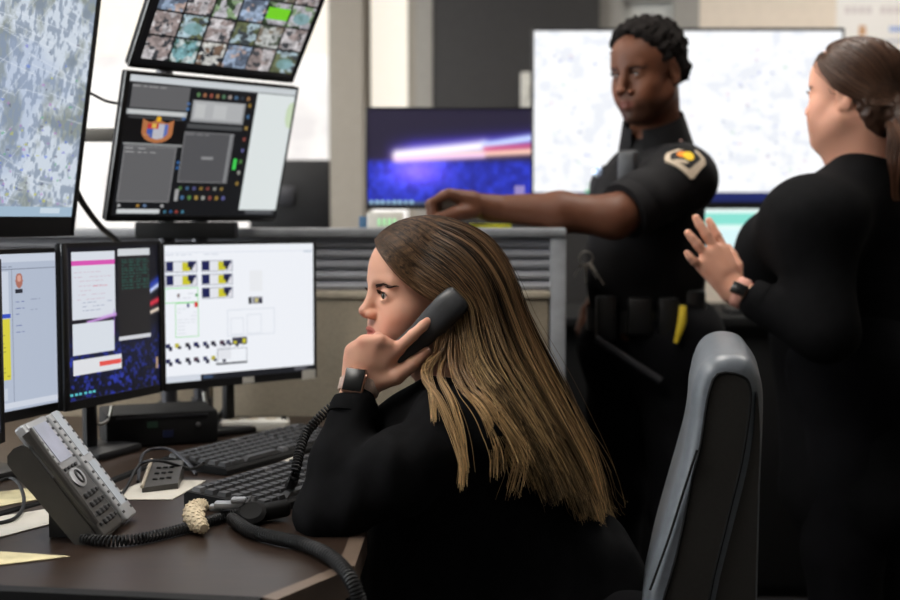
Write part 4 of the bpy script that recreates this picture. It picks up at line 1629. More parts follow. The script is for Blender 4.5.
sw_.half(cuff + fd * 0.0, fd, 0.004) if False else None
sw_.cone(far_sh, far_el, 0.060, 0.050, 0.04)
sw_.cone(far_el, far_el + (far_wr - far_el) * 0.8, 0.048, 0.038, 0.03)
sv, sf = sw_.mesh(0.005, disp=cloth_disp(0.0034, 38, 3))
np_obj('sweater', sv, sf, MATS['black_knit'], wp)
# ribbed cuff and neckline
cu = MB()
cpts = [Vector(cuff - fd * 0.012), Vector(cuff + fd * 0.004), Vector(cuff + fd * 0.012)]
cu.tube(cpts, [0.0375, 0.0365, 0.034], 28)
obj('cuff', cu, MATS['black_knit'], wp, smooth=True)
# trousers
tr = SDF()
for hp, kn in ((hipL, knL), (hipR, knR)):
    tr.cone(hp, kn, 0.10, 0.068, 0.05)
    tr.cone(kn, kn + np.array([0.06, 0, -0.38]), 0.068, 0.055, 0.04)
tr.cone(hipL, hipR, 0.11, 0.11, 0.05)
tv, tf = tr.mesh(0.008)
np_obj('trousers', tv, tf, MATS['trouser'], wp)
for kn in (knL, knR):
    p = kn + np.array([0.02, 0, -0.44])
    sM = SDF()
    sM.cone((p[0] + 0.05, p[1], 0.045), (p[0] - 0.12, p[1], 0.03), 0.042, 0.034, 0.02)
    sM.half((0, 0, 0.002), (0, 0, -1), 0.003)
    xv, xf = sM.mesh(0.006)
    np_obj('shoe', xv, xf, MATS['leather_black'], wp)

# watch on the left wrist
wc = el + (wr - el) * 0.965
wristwatch(wp, wc, fd, (-0.22, -1, 0.12), 0.0300, 0.0275, MATS['watch_band'], w=0.020, face=(0.034, 0.040))

# ------------------------------------------------------------------ long hair
def hair_col(t, r, root, mid_, tip, hl):
    """t 0..1 along, r random per strand"""
    root, mid_, tip = np.array(root), np.array(mid_), np.array(tip)
    t = t[None, :, None]
    c = np.where(t < 0.45, root + (mid_ - root) * (t / 0.45), mid_ + (tip - mid_) * ((t - 0.45) / 0.55))
    f = (0.36 + 1.45 * r)[:, None, None]
    return np.clip(c * f, 0, 1)


ROOT, MIDC, TIPC = rgb(64, 45, 33), rgb(118, 91, 64), rgb(194, 162, 116)

cap = SDF()
H1.ell(cap, (-0.006, 0, 0.036), (0.103, 0.083, 0.087), 0)
H1.ell(cap, (0.030, 0, 0.044), (0.066, 0.071, 0.070), 0.02)
H1.ell(cap, (-0.045, 0.0, -0.02), (0.062, 0.080, 0.085), 0.03)
cap.half(H1.w(0.048, 0, 0.042), 0.80 * H1.A[0] - 0.60 * H1.A[2], 0.010)
cap.cone(H1.w(-0.05, 0.03, -0.05), T(500, 385, 1.91), 0.055, 0.050, 0.05)
cap.cone(H1.w(-0.05, -0.03, -0.05), T(505, 385, 2.06), 0.055, 0.050, 0.05)
cap.cone(T(500, 385, 1.93), T(560, 465, 1.93), 0.046, 0.024, 0.04, flat=((0.75, 0, 0.65), 0.6))
cap.cone(T(505, 385, 2.05), T(566, 465, 2.06), 0.046, 0.024, 0.04, flat=((0.75, 0, 0.65), 0.6))
pv, pf = cap.mesh(0.004)
np_obj('hair_base', pv, pf, MATS['hair_fibre'], wp, np.zeros((len(pv), 3)) + np.array(rgb(58, 41, 31)))

P = 30
near = [
    [(381, 243, 1.970), (392, 259, 1.938), (408, 277, 1.918), (428, 292, 1.903), (448, 303, 1.90), (460, 325, 1.893), (462, 350, 1.885), (470, 378, 1.87), (490, 412, 1.84), (514, 448, 1.82), (530, 478, 1.815)],
    [(384, 238, 1.975), (402, 254, 1.935), (424, 272, 1.908), (446, 290, 1.893), (466, 312, 1.885), (472, 342, 1.880), (482, 375, 1.865), (505, 415, 1.83), (530, 455, 1.82), (548, 490, 1.82)],
    [(391, 232, 1.98), (418, 246, 1.935), (446, 266, 1.902), (468, 292, 1.885), (482, 325, 1.880), (492, 362, 1.86), (516, 406, 1.84), (544, 456, 1.83), (562, 498, 1.84)],
    [(400, 226, 1.985), (432, 236, 1.945), (464, 256, 1.910), (486, 288, 1.893), (498, 325, 1.888), (514, 368, 1.872), (540, 418, 1.855), (566, 470, 1.86), (582, 512, 1.87)],
    [(412, 221, 1.99), (446, 227, 1.958), (478, 246, 1.932), (500, 280, 1.918), (514, 322, 1.910), (533, 370, 1.90), (558, 420, 1.90), (580, 470, 1.91), (592, 520, 1.92)],
    [(426, 218, 2.0), (460, 224, 1.985), (488, 242, 1.972), (509, 276, 1.962), (522, 318, 1.955), (545, 368, 1.955), (567, 420, 1.96), (587, 470, 1.965), (597, 518, 1.97)],
    [(430, 218, 2.01), (464, 226, 2.02), (492, 246, 2.02), (510, 280, 2.02), (524, 322, 2.02), (546, 370, 2.02), (567, 420, 2.02), (587, 468, 2.02), (599, 515, 2.02)],
    [(420, 219, 2.01), (450, 230, 2.055), (478, 254, 2.085), (498, 290, 2.09), (512, 330, 2.09), (534, 378, 2.10), (556, 425, 2.10), (574, 470, 2.10), (584, 510, 2.10)],
    [(392, 232, 2.0), (410, 248, 2.055), (432, 270, 2.09), (450, 300, 2.10), (462, 335, 2.11), (470, 380, 2.14), (480, 420, 2.18), (492, 450, 2.21), (500, 480, 2.22)],
]
G = np.array([resample([at(*p) for p in g_], P) for g_ in near])
N = 6500
r = np.random.default_rng(12)
# clumps: strands gather towards lock centres on the way down
nl_ = 260
lock = np.sort(r.random(nl_) ** 1.0) * (len(near) - 1)
sv_ = r.random(N) * (len(near) - 1)
li = np.abs(sv_[:, None] - lock[None, :]).argmin(1)
t = np.linspace(0, 1, P)
cl = (0.75 * np.clip((t - 0.25) / 0.6, 0, 1))[None, :]
S = sv_[:, None] * (1 - cl) + lock[li][:, None] * cl
S = np.clip(S + 0.02 * r.standard_normal((N, 1)), 0, len(near) - 1.001)
i0 = S.astype(int)
fr = (S - i0)[..., None]
tt = np.arange(P)[None, :].repeat(N, 0)
paths = G[i0, tt] * (1 - fr) + G[np.minimum(i0 + 1, len(near) - 1), tt] * fr
# individual lengths
ln = 0.72 + 0.30 * r.random(nl_)[li] + 0.16 * r.random(N)
ln = np.where(S[:, -1] < 1.5, 0.62 + 0.45 * r.random(nl_)[li], ln)
x = t[None, :] * ln[:, None] * (P - 1)
x = np.clip(x, 0, P - 1.001)
xi = x.astype(int)
fx = (x - xi)[..., None]
ar_ = np.arange(N)[:, None]
paths = paths[ar_, xi] * (1 - fx) + paths[ar_, np.minimum(xi + 1, P - 1)] * fx
# layering, waviness, lock sway
lay = r.standard_normal((N, 1)) * (0.0015 + 0.0075 * t[None, :])
lockoff = (r.standard_normal((nl_, 3)) * 0.007)[li][:, None, :] * (t[None, :, None] ** 1.2)
wav = np.sin(t[None, :] * (5 + 3 * r.random(nl_)[li][:, None]) + 6.28 * r.random(nl_)[li][:, None]) * 0.005 * t[None, :]
dirs = np.array([0.6, -0.6, 0.5])
paths = paths + lay[..., None] * dirs + lockoff + wav[..., None] * np.array([0.8, 0.2, 0.55])
paths += r.standard_normal((N, 1, 3)) * 0.0022 * (0.3 + t[None, :, None])


def push(paths, s, gap):
    for it in range(2):
        q = paths.reshape(-1, 3)
        d = s.eval(q)
        m = d < gap
        if not m.any():
            break
        qm = q[m]
        g = np.zeros_like(qm)
        for k in range(3):
            e = np.zeros(3)
            e[k] = 0.002
            g[:, k] = s.eval(qm + e) - s.eval(qm - e)
        g /= np.linalg.norm(g, axis=1, keepdims=True) + 1e-9
        q = q.copy()
        q[m] = qm + g * (gap - d[m])[:, None]
        paths = q.reshape(paths.shape)
    return paths


paths = push(paths, sw_, 0.004)
paths = push(paths, hs, 0.010)
paths = push(paths, cap, 0.0006)
rad = (0.00068 * (0.8 + 0.5 * r.random((N, 1)))) * np.clip(1.15 - 0.75 * t[None, :] ** 2.5, 0.25, 1)
rd = np.where(r.random(N) < 0.25, 0.9 + 0.5 * r.random(N), 0.4 * r.random(N)) * 0.5 + 0.85 * (r.random(nl_) ** 1.5)[li] - 0.30
cols = hair_col(t, rd, ROOT, MIDC, TIPC, None)
strands('hair', paths, rad, cols, MATS['hair_fibre'], wp, 3)
# thin locks that fall forward over the shoulder
wis = [([(440, 330, 1.88), (436, 352, 1.875), (425, 366, 1.85), (424, 378, 1.82), (438, 398, 1.79), (452, 430, 1.77), (462, 462, 1.76), (462, 486, 1.757)], 46, 0.0035),
       ([(446, 335, 1.88), (444, 358, 1.87), (440, 376, 1.83), (452, 402, 1.79), (462, 436, 1.77), (466, 470, 1.76)], 34, 0.004),
       ([(452, 335, 1.88), (452, 362, 1.86), (462, 386, 1.82), (482, 416, 1.80), (496, 446, 1.79), (498, 474, 1.79)], 44, 0.006),
       ([(458, 335, 1.88), (462, 366, 1.86), (478, 396, 1.82), (506, 432, 1.80), (520, 458, 1.80), (514, 492, 1.80)], 40, 0.007),
       ([(450, 330, 1.88), (440, 352, 1.87), (428, 372, 1.84), (432, 392, 1.80), (434, 420, 1.78)], 26, 0.003)]
for wpts, cnt, spread_ in wis:
    base_ = resample([at(*p) for p in wpts], P)
    o_ = r.standard_normal((cnt, 1, 3)) * spread_ * (0.25 + 0.75 * t[None, :, None])
    pw = base_[None] + o_ + (np.sin(t * 6 + 1.3)[None, :, None] * r.standard_normal((cnt, 1, 3)) * 0.002)
    pw = push(pw, sw_, 0.003)
    cw = hair_col(np.clip(t * 0.6 + 0.35, 0, 1), 0.2 + 1.0 * r.random(cnt), ROOT, MIDC, TIPC, None)
    strands('hair_lock', pw, np.full((cnt, P), 0.0007) * (1.1 - 0.7 * t[None, :] ** 2), cw, MATS['hair_fibre'], wp, 3)
# loose fly-away hairs
M_ = 160
pick = r.choice(N, M_, replace=False)
fly = paths[pick] + (r.standard_normal((M_, 1, 3)) * 0.015) * (t[None, :, None] ** 1.5) + np.sin(t * 9)[None, :, None] * r.standard_normal((M_, 1, 3)) * 0.006 * t[None, :, None]
strands('loose_hair', fly, np.full((M_, P), 0.00035), cols[pick], MATS['hair_fibre'], wp, 3)

# ------------------------------------------------------------------ the handset
ha, hb_ = Vector(at(449, 307, 1.878)), Vector(at(396, 357, 1.890))
dv = (hb_ - ha).normalized()
hb_ = ha + dv * 0.165
nrm = Vector((-0.25, -1.0, 0.25))
nrm = (nrm - dv * nrm.dot(dv)).normalized()
sd_ = dv.cross(nrm)
hst = thing('telephone_handset', 'black telephone handset held to the ear of the seated person', 'handset', ha)
rings = []
prof = [(-0.026, 0.010, 0.006), (-0.0245, 0.0185, 0.012), (-0.018, 0.0225, 0.0150), (0.0, 0.0240, 0.0165), (0.03, 0.0235, 0.0160), (0.06, 0.0205, 0.0140), (0.10, 0.0200, 0.0140), (0.13, 0.0220, 0.0155), (0.155, 0.0215, 0.0150), (0.163, 0.017, 0.011), (0.165, 0.008, 0.005)]
n = 24
for (s_, a, b) in prof:
    c0 = ha + dv * s_ - nrm * (0.006 * math.sin(max(0, min(1, s_ / 0.14)) * math.pi))
    ring = []
    for i in range(n):
        an = 2 * math.pi * i / n
        cx, cy = math.cos(an), math.sin(an)
        q = 2.8
        rr2 = (abs(cx) ** q + abs(cy) ** q) ** (-1 / q)
        ring.append(c0 + sd_ * (cx * rr2 * a) + nrm * (cy * rr2 * b))
    rings.append(ring)
mat('handset_plastic', rgb(46, 47, 50), 0.42, bump=0.08, bscale=900)
obj('shell', MB().loft(rings), MATS['handset_plastic'], hst, smooth=True, angle=50)
ec = MB()
ec.lathe([(0.019, 0), (0.019, 0.004), (0.012, 0.006), (0.002, 0.005)], 24, frame(ha - nrm * 0.015, sd_, dv, -nrm))
obj('earpiece', ec, MATS['black_plastic'], hst, smooth=True)
ec = MB()
ec.lathe([(0.016, 0), (0.016, 0.004), (0.010, 0.006), (0.002, 0.005)], 24, frame(ha + dv * 0.145 - nrm * 0.0135, sd_, dv, -nrm))
obj('mouthpiece', ec, MATS['black_plastic'], hst, smooth=True)
# ================================================================== officer standing behind the partition
SK2 = rgb(94, 58, 41)
op = thing('person', 'standing officer in dark uniform shirt with shoulder patch, arm resting on the counter', 'person', (0.5, 3.2, 0))
H2 = Head(at(649, 71, 3.12), (-math.sin(R(49)), -math.cos(R(49)), -0.19))
os_ = SDF()
H2.build(os_, male=True, nose_w=1.4, nose_len=1.05, lip=1.3, nose_u=-0.036, lid=0.0026, ear_f=-0.004)
onk = T(655, 144, 3.17)
os_.cone(H2.w(-0.015, 0, -0.055), onk, 0.058, 0.066, 0.03)
ohv, ohf = os_.mesh(0.0022)
# reaching left arm
osh, oel, owr = T(683, 178, 3.06), T(614, 217, 2.93), T(492, 208, 2.965)
oa = SDF()
oa.cone(osh, oel, 0.058, 0.047, 0.03)
oa.cone(oel, T(560, 212, 2.945), 0.048, 0.046, 0.03)
oa.cone(T(560, 212, 2.945), owr, 0.046, 0.030, 0.02)
om = [T(449, 194, 2.93), T(444, 196, 2.955), T(443, 200, 2.98), T(446, 205, 3.0)]
ofing = [[T(433, 202, 2.925), T(434, 214, 2.925), T(441, 219, 2.93)], [T(430, 204, 2.95), T(431, 215, 2.95), T(439, 220, 2.952)],
         [T(430, 207, 2.975), T(433, 216, 2.972), T(440, 220, 2.972)], [T(434, 210, 2.995), T(437, 217, 2.99), T(443, 221, 2.99)]]
hand(oa, owr, om, ofing, [T(474, 210, 2.94), T(455, 214, 2.915), T(443, 218, 2.91), T(433, 221, 2.915)], (0, 0, -1), r=0.0112, thick=0.020)
oav, oaf = oa.mesh(0.003)
# far right arm hanging by the belt
ors, ore, orw = T(618, 192, 3.30), T(622, 262, 3.44), T(592, 312, 3.40)
ob = SDF()
ob.cone(ors, ore, 0.055, 0.044, 0.03)
ob.cone(ore, orw, 0.044, 0.029, 0.02)
bm_ = [orw + np.array([-0.03 + 0.012 * i, -0.05 - 0.004 * i, -0.055 + 0.012 * i * 0]) for i in range(4)]
hand(ob, orw, bm_, [[m_ + np.array([0.0, -0.012, -0.035]), m_ + np.array([0.012, 0.006, -0.055]), m_ + np.array([0.018, 0.022, -0.05])] for m_ in bm_],
     [orw + np.array([-0.02, -0.01, -0.02]), orw + np.array([-0.035, -0.03, -0.05]), orw + np.array([-0.03, -0.05, -0.075])], (0, 0, -1), r=0.0098, thick=0.016)
obv, obf = ob.mesh(0.004)
oc = SDF()
oc.cone(T(650, 330, 3.2), T(646, 215, 3.19), 0.12, 0.13, 0.05)
oc.cone(osh, ors, 0.06, 0.06, 0.05)
oc.cone(onk, T(648, 200, 3.19), 0.06, 0.12, 0.05)
oh1, oh2 = T(676, 345, 3.14), T(628, 348, 3.28)
ok1, ok2 = np.array([oh1[0] + 0.02, 3.12, 0.48]), np.array([oh2[0] - 0.03, 3.30, 0.48])
of1, of2 = np.array([ok1[0] + 0.01, 3.16, 0.08]), np.array([ok2[0], 3.34, 0.08])
for a, b, c in ((oh1, ok1, of1), (oh2, ok2, of2)):
    oc.cone(a, b, 0.085, 0.058, 0.04)
    oc.cone(b, c, 0.056, 0.040, 0.03)
ocv, ocf = oc.mesh(0.009)
v, f_ = join((ohv, ohf), (oav, oaf), (obv, obf), (ocv, ocf))
col = H2.skin(v, SK2, rgb(104, 60, 52), rgb(130, 82, 58), male=True, stubble=0.8)
np_obj('body', v, f_, MATS['skin'], op, col)
H2.eyes(op, look=(0.05, -0.45), iris=(0.02, 0.012, 0.008), white=rgb(86, 72, 64))
H2.brows(op, rgb(18, 14, 12), os_, n=170, thick=0.0007)
# short curly hair
hc = SDF()
H2.ell(hc, (-0.008, 0, 0.046), (0.102, 0.085, 0.088), 0)
H2.ell(hc, (0.026, 0, 0.062), (0.066, 0.070, 0.062), 0.02)
H2.ell(hc, (-0.045, 0, -0.005), (0.056, 0.078, 0.065), 0.02)
hc.half(H2.w(0.052, 0, 0.055), 0.86 * H2.A[0] - 0.5 * H2.A[2], 0.010)
hc.half(H2.w(0.0, 0, -0.052), -1.0 * H2.A[2] - 0.25 * H2.A[0], 0.01)
d1 = cloth_disp(0.0040, 130, 5)
d2 = cloth_disp(0.0020, 330, 6)
kv, kf = hc.mesh(0.0025, disp=lambda P_: d1(P_) + d2(P_))
np_obj('hair', kv, kf, MATS['coarse_hair'], op, np.zeros((len(kv), 3)) + np.array(rgb(24, 21, 20)))
# sideburns and beard edge follow the skin pigment; uniform shirt
us = SDF()
us.cone(T(650, 338, 3.2), T(645, 270, 3.2), 0.135, 0.145, 0.05, flat=((0.6, 0.8, 0), 0.9))
us.cone(T(645, 270, 3.2), T(646, 205, 3.18), 0.145, 0.140, 0.05)
us.cone(osh, ors, 0.068, 0.066, 0.06)
us.cone(onk + np.array([0, 0, -0.02]), T(648, 200, 3.18), 0.068, 0.13, 0.05)
shem = osh + (oel - osh) * 0.62
us.cone(osh, shem, 0.081, 0.076, 0.04)
us.cone(ors, ors + (ore - ors) * 0.75, 0.066, 0.060, 0.04)
uv_, uf = us.mesh(0.006, disp=cloth_disp(0.0028, 30, 8))
np_obj('uniform_shirt', uv_, uf, MATS['uniform'], op)
sd = (oel - osh) / np.linalg.norm(oel - osh)
obj('sleeve_hem', MB().tube([Vector(shem - sd * 0.02), Vector(shem + sd * 0.045), Vector(shem + sd * 0.06)], [0.074, 0.073, 0.070], 28), MATS['uniform'], op, smooth=True)
# shirt collar: a folded band round the neck, two points in front
cl_ = MB()
up_ = Vector((onk - H2.o) * -1).normalized()
fwd_ = Vector((-0.66, -0.75, 0))
fwd_ = (fwd_ - up_ * fwd_.dot(up_)).normalized()
lf = up_.cross(fwd_)
outer, inner, top = [], [], []
for i in range(33):
    an = R(12) + (2 * math.pi - R(24)) * i / 32
    dr = fwd_ * math.cos(an) + lf * math.sin(an)
    c0 = Vector(onk) + up_ * 0.012
    drop = 0.030 + 0.035 * math.exp(-((min(i, 32 - i)) / 4.0) ** 2)
    top.append(c0 + dr * 0.076 + up_ * (0.060 - 0.016 * math.exp(-((min(i, 32 - i)) / 6.0) ** 2)))
    outer.append(c0 + dr * 0.098 - up_ * drop)
    inner.append(c0 + dr * 0.068 - up_ * 0.02)
n = 33
fs = [(i, i + 1, n + i + 1, n + i) for i in range(n - 1)] + [(n + n + i, n + n + i + 1, i + 1, i) for i in range(n - 1)] + [(n + i, n + i + 1, 2 * n + i + 1, 2 * n + i) for i in range(n - 1)]
cl_.add(top + outer + inner, fs)
obj('collar', cl_, MATS['uniform'], op, smooth=True, angle=60)
# trousers, boots
ot = SDF()
ot.cone(oh1, oh2, 0.125, 0.125, 0.05)
for a, b, c in ((oh1, ok1, of1), (oh2, ok2, of2)):
    ot.cone(a, b, 0.105, 0.080, 0.05)
    ot.cone(b, c, 0.080, 0.068, 0.04)
qv, qf = ot.mesh(0.009, disp=cloth_disp(0.003, 25, 9))
np_obj('trousers', qv, qf, MATS['trouser'], op)
for c in (of1, of2):
    sM = SDF()
    sM.cone((c[0] + 0.04, c[1] + 0.03, 0.055), (c[0] - 0.10, c[1] - 0.11, 0.04), 0.052, 0.045, 0.02)
    sM.cone((c[0], c[1], 0.05), (c[0], c[1], 0.16), 0.055, 0.055, 0.03)
    sM.half((0, 0, 0.002), (0, 0, -1), 0.003)
    xv, xf = sM.mesh(0.007)
    np_obj('boot', xv, xf, MATS['leather_black'], op)
# duty belt with pouches
bc = T(648, 318, 3.2)
bl_ = MB()
rings = []
for k in range(40):
    an = 2 * math.pi * k / 40
    rings.append(Vector(bc) + Vector((math.cos(an) * 0.158, math.sin(an) * 0.150, 0)))
bl_.loft([[p + Vector((0, 0, -0.028)) for p in rings], [p + Vector((0, 0, 0.028)) for p in rings]], cap=False)
belt = obj('duty_belt', bl_, MATS['leather_black'], op, smooth=True)
for (x, y, Y, s_) in ((640, 316, 3.045, (0.06, 0.035, 0.09)), (668, 318, 3.04, (0.05, 0.03, 0.10)), (606, 318, 3.07, (0.05, 0.04, 0.11)), (694, 322, 3.10, (0.05, 0.05, 0.16))):
    c = T(x, y, Y)
    obj('pouch', MB().box(c, s_, r=0.008), MATS['leather_black'], belt, smooth=True)
c = T(681, 325, 3.0)
mat('tool_yellow', rgb(196, 170, 30), 0.5)
yb = MB().tube([T(683, 306, 3.01), T(682, 322, 3.0), T(676, 343, 3.0)], [0.009, 0.011, 0.006], 10)
obj('yellow_grip', yb, MATS['tool_yellow'], belt, smooth=True)
obj('baton', MB().tube([T(596, 338, 3.03), T(661, 381, 3.0)], [0.009, 0.010], 12), MATS['metal_dark'], belt, smooth=True)
kr = MB()
kc = Vector(T(586, 258, 3.0))
kr.tube([kc + Vector((math.cos(a_) * 0.016, 0, math.sin(a_) * 0.016)) for a_ in np.linspace(0, 6.28, 18)], 0.002, 6)
mat('key_nickel', rgb(196, 192, 182), 0.35, metal=0.2)
key_ring = obj('key_ring', kr, MATS['key_nickel'], belt, smooth=True)
for k, (dx, dz) in enumerate(((-0.02, -0.03), (0.0, -0.045), (0.018, -0.035), (0.03, -0.05))):
    a_ = kc + Vector((dx * 0.4, 0, -0.014))
    b_ = a_ + Vector((dx, -0.003 * k, dz))
    kk = MB().tube([a_, a_ + (b_ - a_) * 0.35, a_ + (b_ - a_) * 0.4, b_], [0.008, 0.008, 0.004, 0.003], 8, flat=0.3)
    obj('key', kk, MATS['key_nickel'], belt, smooth=True)
# shoulder microphone and badge
c = Vector(T(628, 166, 3.015))
obj('radio_microphone', MB().box((0, 0, 0), (0.048, 0.030, 0.075), Matrix.Translation(c) @ Matrix.Rotation(R(-30), 4, 'Z'), r=0.009, seg=3), MATS['handset_plastic'], op, smooth=True)
pth = spline([c + Vector((0, 0, -0.037)), c + Vector((0.005, 0.0, -0.08)), c + Vector((-0.01, 0.005, -0.15))], 8)
obj('microphone_cord', MB().tube(pth, 0.004, 8), MATS['black_plastic'], op, smooth=True)
mat('badge_metal', rgb(150, 165, 190), 0.3, metal=0.8)
c = Vector(T(598, 172, 3.075))
fb_ = Vector((-0.55, -0.83, 0))
obj('badge', MB().lathe([(0.014, 0), (0.014, 0.003), (0.008, 0.005), (0.001, 0.0055)], 16, frame(c, (fb_.y, -fb_.x, 0), (0, 0, 1), fb_)), MATS['badge_metal'], op, smooth=True)


def on_cloth(s, p, d, gap):
    """march along d from p until the cloth"""
    p, d = V3(p), V3(d) / np.linalg.norm(d)
    for _ in range(60):
        q = s.eval(p[None])[0] - gap
        if abs(q) < 2e-4:
            break
        p = p + d * q * 0.8
    return p


# shoulder patch: cream-edged five-sided shield with an orange and yellow crest
pts_out = [(-23, -13), (-8, -16), (12, -15), (21, -2), (20, 3), (1, 14), (-3, 14.5), (-22, 6)]
pts_in = [(-17, -9), (-6, -11.5), (9, -11), (15, -1.5), (14, 0.5), (0, 8.5), (-2, 9), (-17, 2.5)]


def drape(pts, gap):
    out = []
    for (x, y) in pts:
        p = V3(at(687 + x, 159 + y * 1.5, 2.985))
        for _ in range(8):
            d = us.eval(p[None])[0] - gap
            g = np.array([us.eval((p + e_)[None])[0] - us.eval((p - e_)[None])[0] for e_ in np.eye(3) * 0.002])
            p = p - g / (np.linalg.norm(g) + 1e-9) * d * 0.9
        out.append(Vector(p))
    return out


def densify(pts, k=6):
    o = []
    for i in range(len(pts)):
        a, b = np.array(pts[i], float), np.array(pts[(i + 1) % len(pts)], float)
        for j in range(k):
            o.append(tuple(a + (b - a) * j / k))
    return o


mat('patch_cream', rgb(186, 170, 150), 0.85, var=0.1, scale=200)
mat('patch_black', rgb(20, 19, 20), 0.85)
mat('patch_orange', rgb(232, 130, 30), 0.8, var=0.1)
mat('patch_yellow', rgb(238, 196, 40), 0.8, var=0.1)
po_, pi_ = densify(pts_out), densify(pts_in)
n = len(po_)
ro, ri, rh = drape(po_, 0.0025), drape(pi_, 0.0025), drape(po_, -0.002)
patch = obj('shoulder_patch', MB().add(ro + ri, [(i, (i + 1) % n, n + (i + 1) % n, n + i) for i in range(n)]).add(ro + rh, [(i, n + i, n + (i + 1) % n, (i + 1) % n) for i in range(n)]), MATS['patch_cream'], op, smooth=True)
cen = drape([(-1, -1)], 0.0022)
mid_r = drape([(x * 0.5 - 0.5, y * 0.5 - 0.5) for x, y in pi_], 0.0022)
obj('patch_field', MB().add(drape(pi_, 0.0018) + mid_r + cen, [(i, (i + 1) % n, n + (i + 1) % n, n + i) for i in range(n)] + [(n + i, n + (i + 1) % n, 2 * n) for i in range(n)]), MATS['patch_black'], patch, smooth=True)


def blob(cx, cy, rx, ry, name, m, gap):
    ring = [(cx + rx * math.cos(2 * math.pi * i / 16), cy + ry * math.sin(2 * math.pi * i / 16)) for i in range(16)]
    obj(name, MB().add(drape(ring, gap) + drape([(cx, cy)], gap), [(i, (i + 1) % 16, 16) for i in range(16)]), m, patch, smooth=True)


blob(-5, -4.5, 5, 4, 'patch_crest', MATS['patch_orange'], 0.0034)
blob(1.5, -2.5, 5.5, 5, 'patch_crest', MATS['patch_yellow'], 0.0040)
blob(-7, 4.0, 7, 1.8, 'patch_lettering', MATS['patch_cream'], 0.0034)
# shoulder strap with a pinkish slide
mat('rank_slide', rgb(176, 140, 132), 0.8)
e = [V3(at(672 + dx, 128 + dy, 3.02)) for dx, dy in ((0, 0), (18, 3), (19, 8), (1, 6))]
top_ = T(690, 142, 3.06)
ep = MB()
ia, ib = Vector(T(672, 141, 3.13)), Vector(T(696, 150, 3.10))
for j in range(2):
    pass
epts = [Vector(on_cloth(us, V3(ia + (ib - ia) * k / 6 + Vector((0, 0, 0.06))), (0, 0.0, -1), 0.004)) for k in range(7)]
obj('shoulder_strap', MB().tube(epts, 0.024, 12, flat=0.2), MATS['uniform'], op, smooth=True)
obj('rank_slide', MB().tube([p + Vector((0, 0, 0.003)) for p in epts[1:4]], 0.026, 12, flat=0.2), MATS['rank_slide'], op, smooth=True)
# ================================================================== person with ponytail at the right
SK3 = rgb(214, 158, 134)
cp = thing('person', 'standing person in black cardigan with dark ponytail, raising an open hand', 'person', (0.95, 2.75, 0))
a38 = R(40)
H3 = Head(at(855, 94, 2.75), (-math.cos(a38), math.sin(a38), 0.0))
cs_ = SDF()
H3.build(cs_, full=1.0, nose_w=1.0, nose_len=0.93, nose_u=-0.032, ear_f=-0.002)
cnk = T(870, 166, 2.77)
cs_.cone(H3.w(-0.02, 0, -0.055), cnk, 0.062, 0.070, 0.03)
cs_.cone(H3.w(0.03, 0, -0.085), cnk + np.array([-0.03, 0, -0.01]), 0.045, 0.06, 0.04)
chv, chf = cs_.mesh(0.0024)
csh, cel, cwr = T(812, 226, 2.62), T(826, 330, 2.55), T(736, 291, 2.63)
ca_ = SDF()
ca_.cone(cel, cwr, 0.042, 0.026, 0.02)
cm = [T(724, 250, 2.655), T(715, 249, 2.640), T(706, 255, 2.630), T(701, 266, 2.625)]
cfi = [[T(717, 236, 2.66), T(712, 227, 2.665), T(709, 221, 2.668)], [T(706, 234, 2.64), T(700, 225, 2.642), T(696, 218, 2.645)],
       [T(697, 244, 2.625), T(692, 238, 2.625), T(688, 233, 2.627)], [T(694, 261, 2.615), T(690, 257, 2.613), T(687, 253, 2.614)]]
hand(ca_, cwr + (cwr - cel) / np.linalg.norm(cwr - cel) * 0.008, cm, cfi, [T(735, 276, 2.655), T(736, 266, 2.675), T(732, 256, 2.69), T(728, 248, 2.70)], (0, 1, 0), r=0.0100, thick=0.015)
cav, caf = ca_.mesh(0.0024)
cc_ = SDF()
cch = T(838, 262, 2.83)
crs = T(905, 212, 2.94)
cc_.cone(T(868, 420, 2.85), cch, 0.14, 0.13, 0.06)
cc_.cone(cch, cnk, 0.12, 0.065, 0.05)
cc_.cone(csh, crs, 0.06, 0.06, 0.05)
cc_.cone(csh, cel, 0.052, 0.042, 0.03)
cre, crw = T(905, 320, 3.06), T(850, 330, 3.04)
cc_.cone(crs, cre, 0.052, 0.042, 0.03)
cc_.cone(cre, crw, 0.040, 0.028, 0.03)
ch1, ch2 = np.array([0.90, 2.76, 0.88]), np.array([1.02, 2.92, 0.88])
ck1, ck2 = np.array([0.88, 2.76, 0.46]), np.array([1.0, 2.94, 0.46])
for a, b in ((ch1, ck1), (ch2, ck2)):
    cc_.cone(a, b, 0.09, 0.06, 0.04)
    cc_.cone(b, b + np.array([0.02, -0.02, -0.38]), 0.058, 0.04, 0.03)
ccv, ccf = cc_.mesh(0.009)
ch = SDF()
rm_ = [crw + np.array([-0.07, 0.02 - 0.018 * i, 0.01]) for i in range(4)]
hand(ch, crw, rm_, [[m_ + np.array([-0.034, 0, 0.002]), m_ + np.array([-0.058, 0, -0.006]), m_ + np.array([-0.074, 0, -0.014])] for m_ in rm_],
     [crw + np.array([-0.02, 0.02, 0]), crw + np.array([-0.05, 0.045, 0]), crw + np.array([-0.075, 0.055, 0])], (0, 0, -1))
ccv2, ccf2 = ch.mesh(0.004)
v, f_ = join((chv, chf), (cav, caf), (ccv, ccf), (ccv2, ccf2))
col = H3.skin(v, SK3, rgb(180, 100, 92), rgb(214, 136, 116))
np_obj('body', v, f_, MATS['skin'], cp, col)
H3.eyes(cp, look=(0, 0), iris=(0.05, 0.03, 0.02))
H3.brows(cp, rgb(60, 42, 34), cs_, n=120, thick=0.0006)
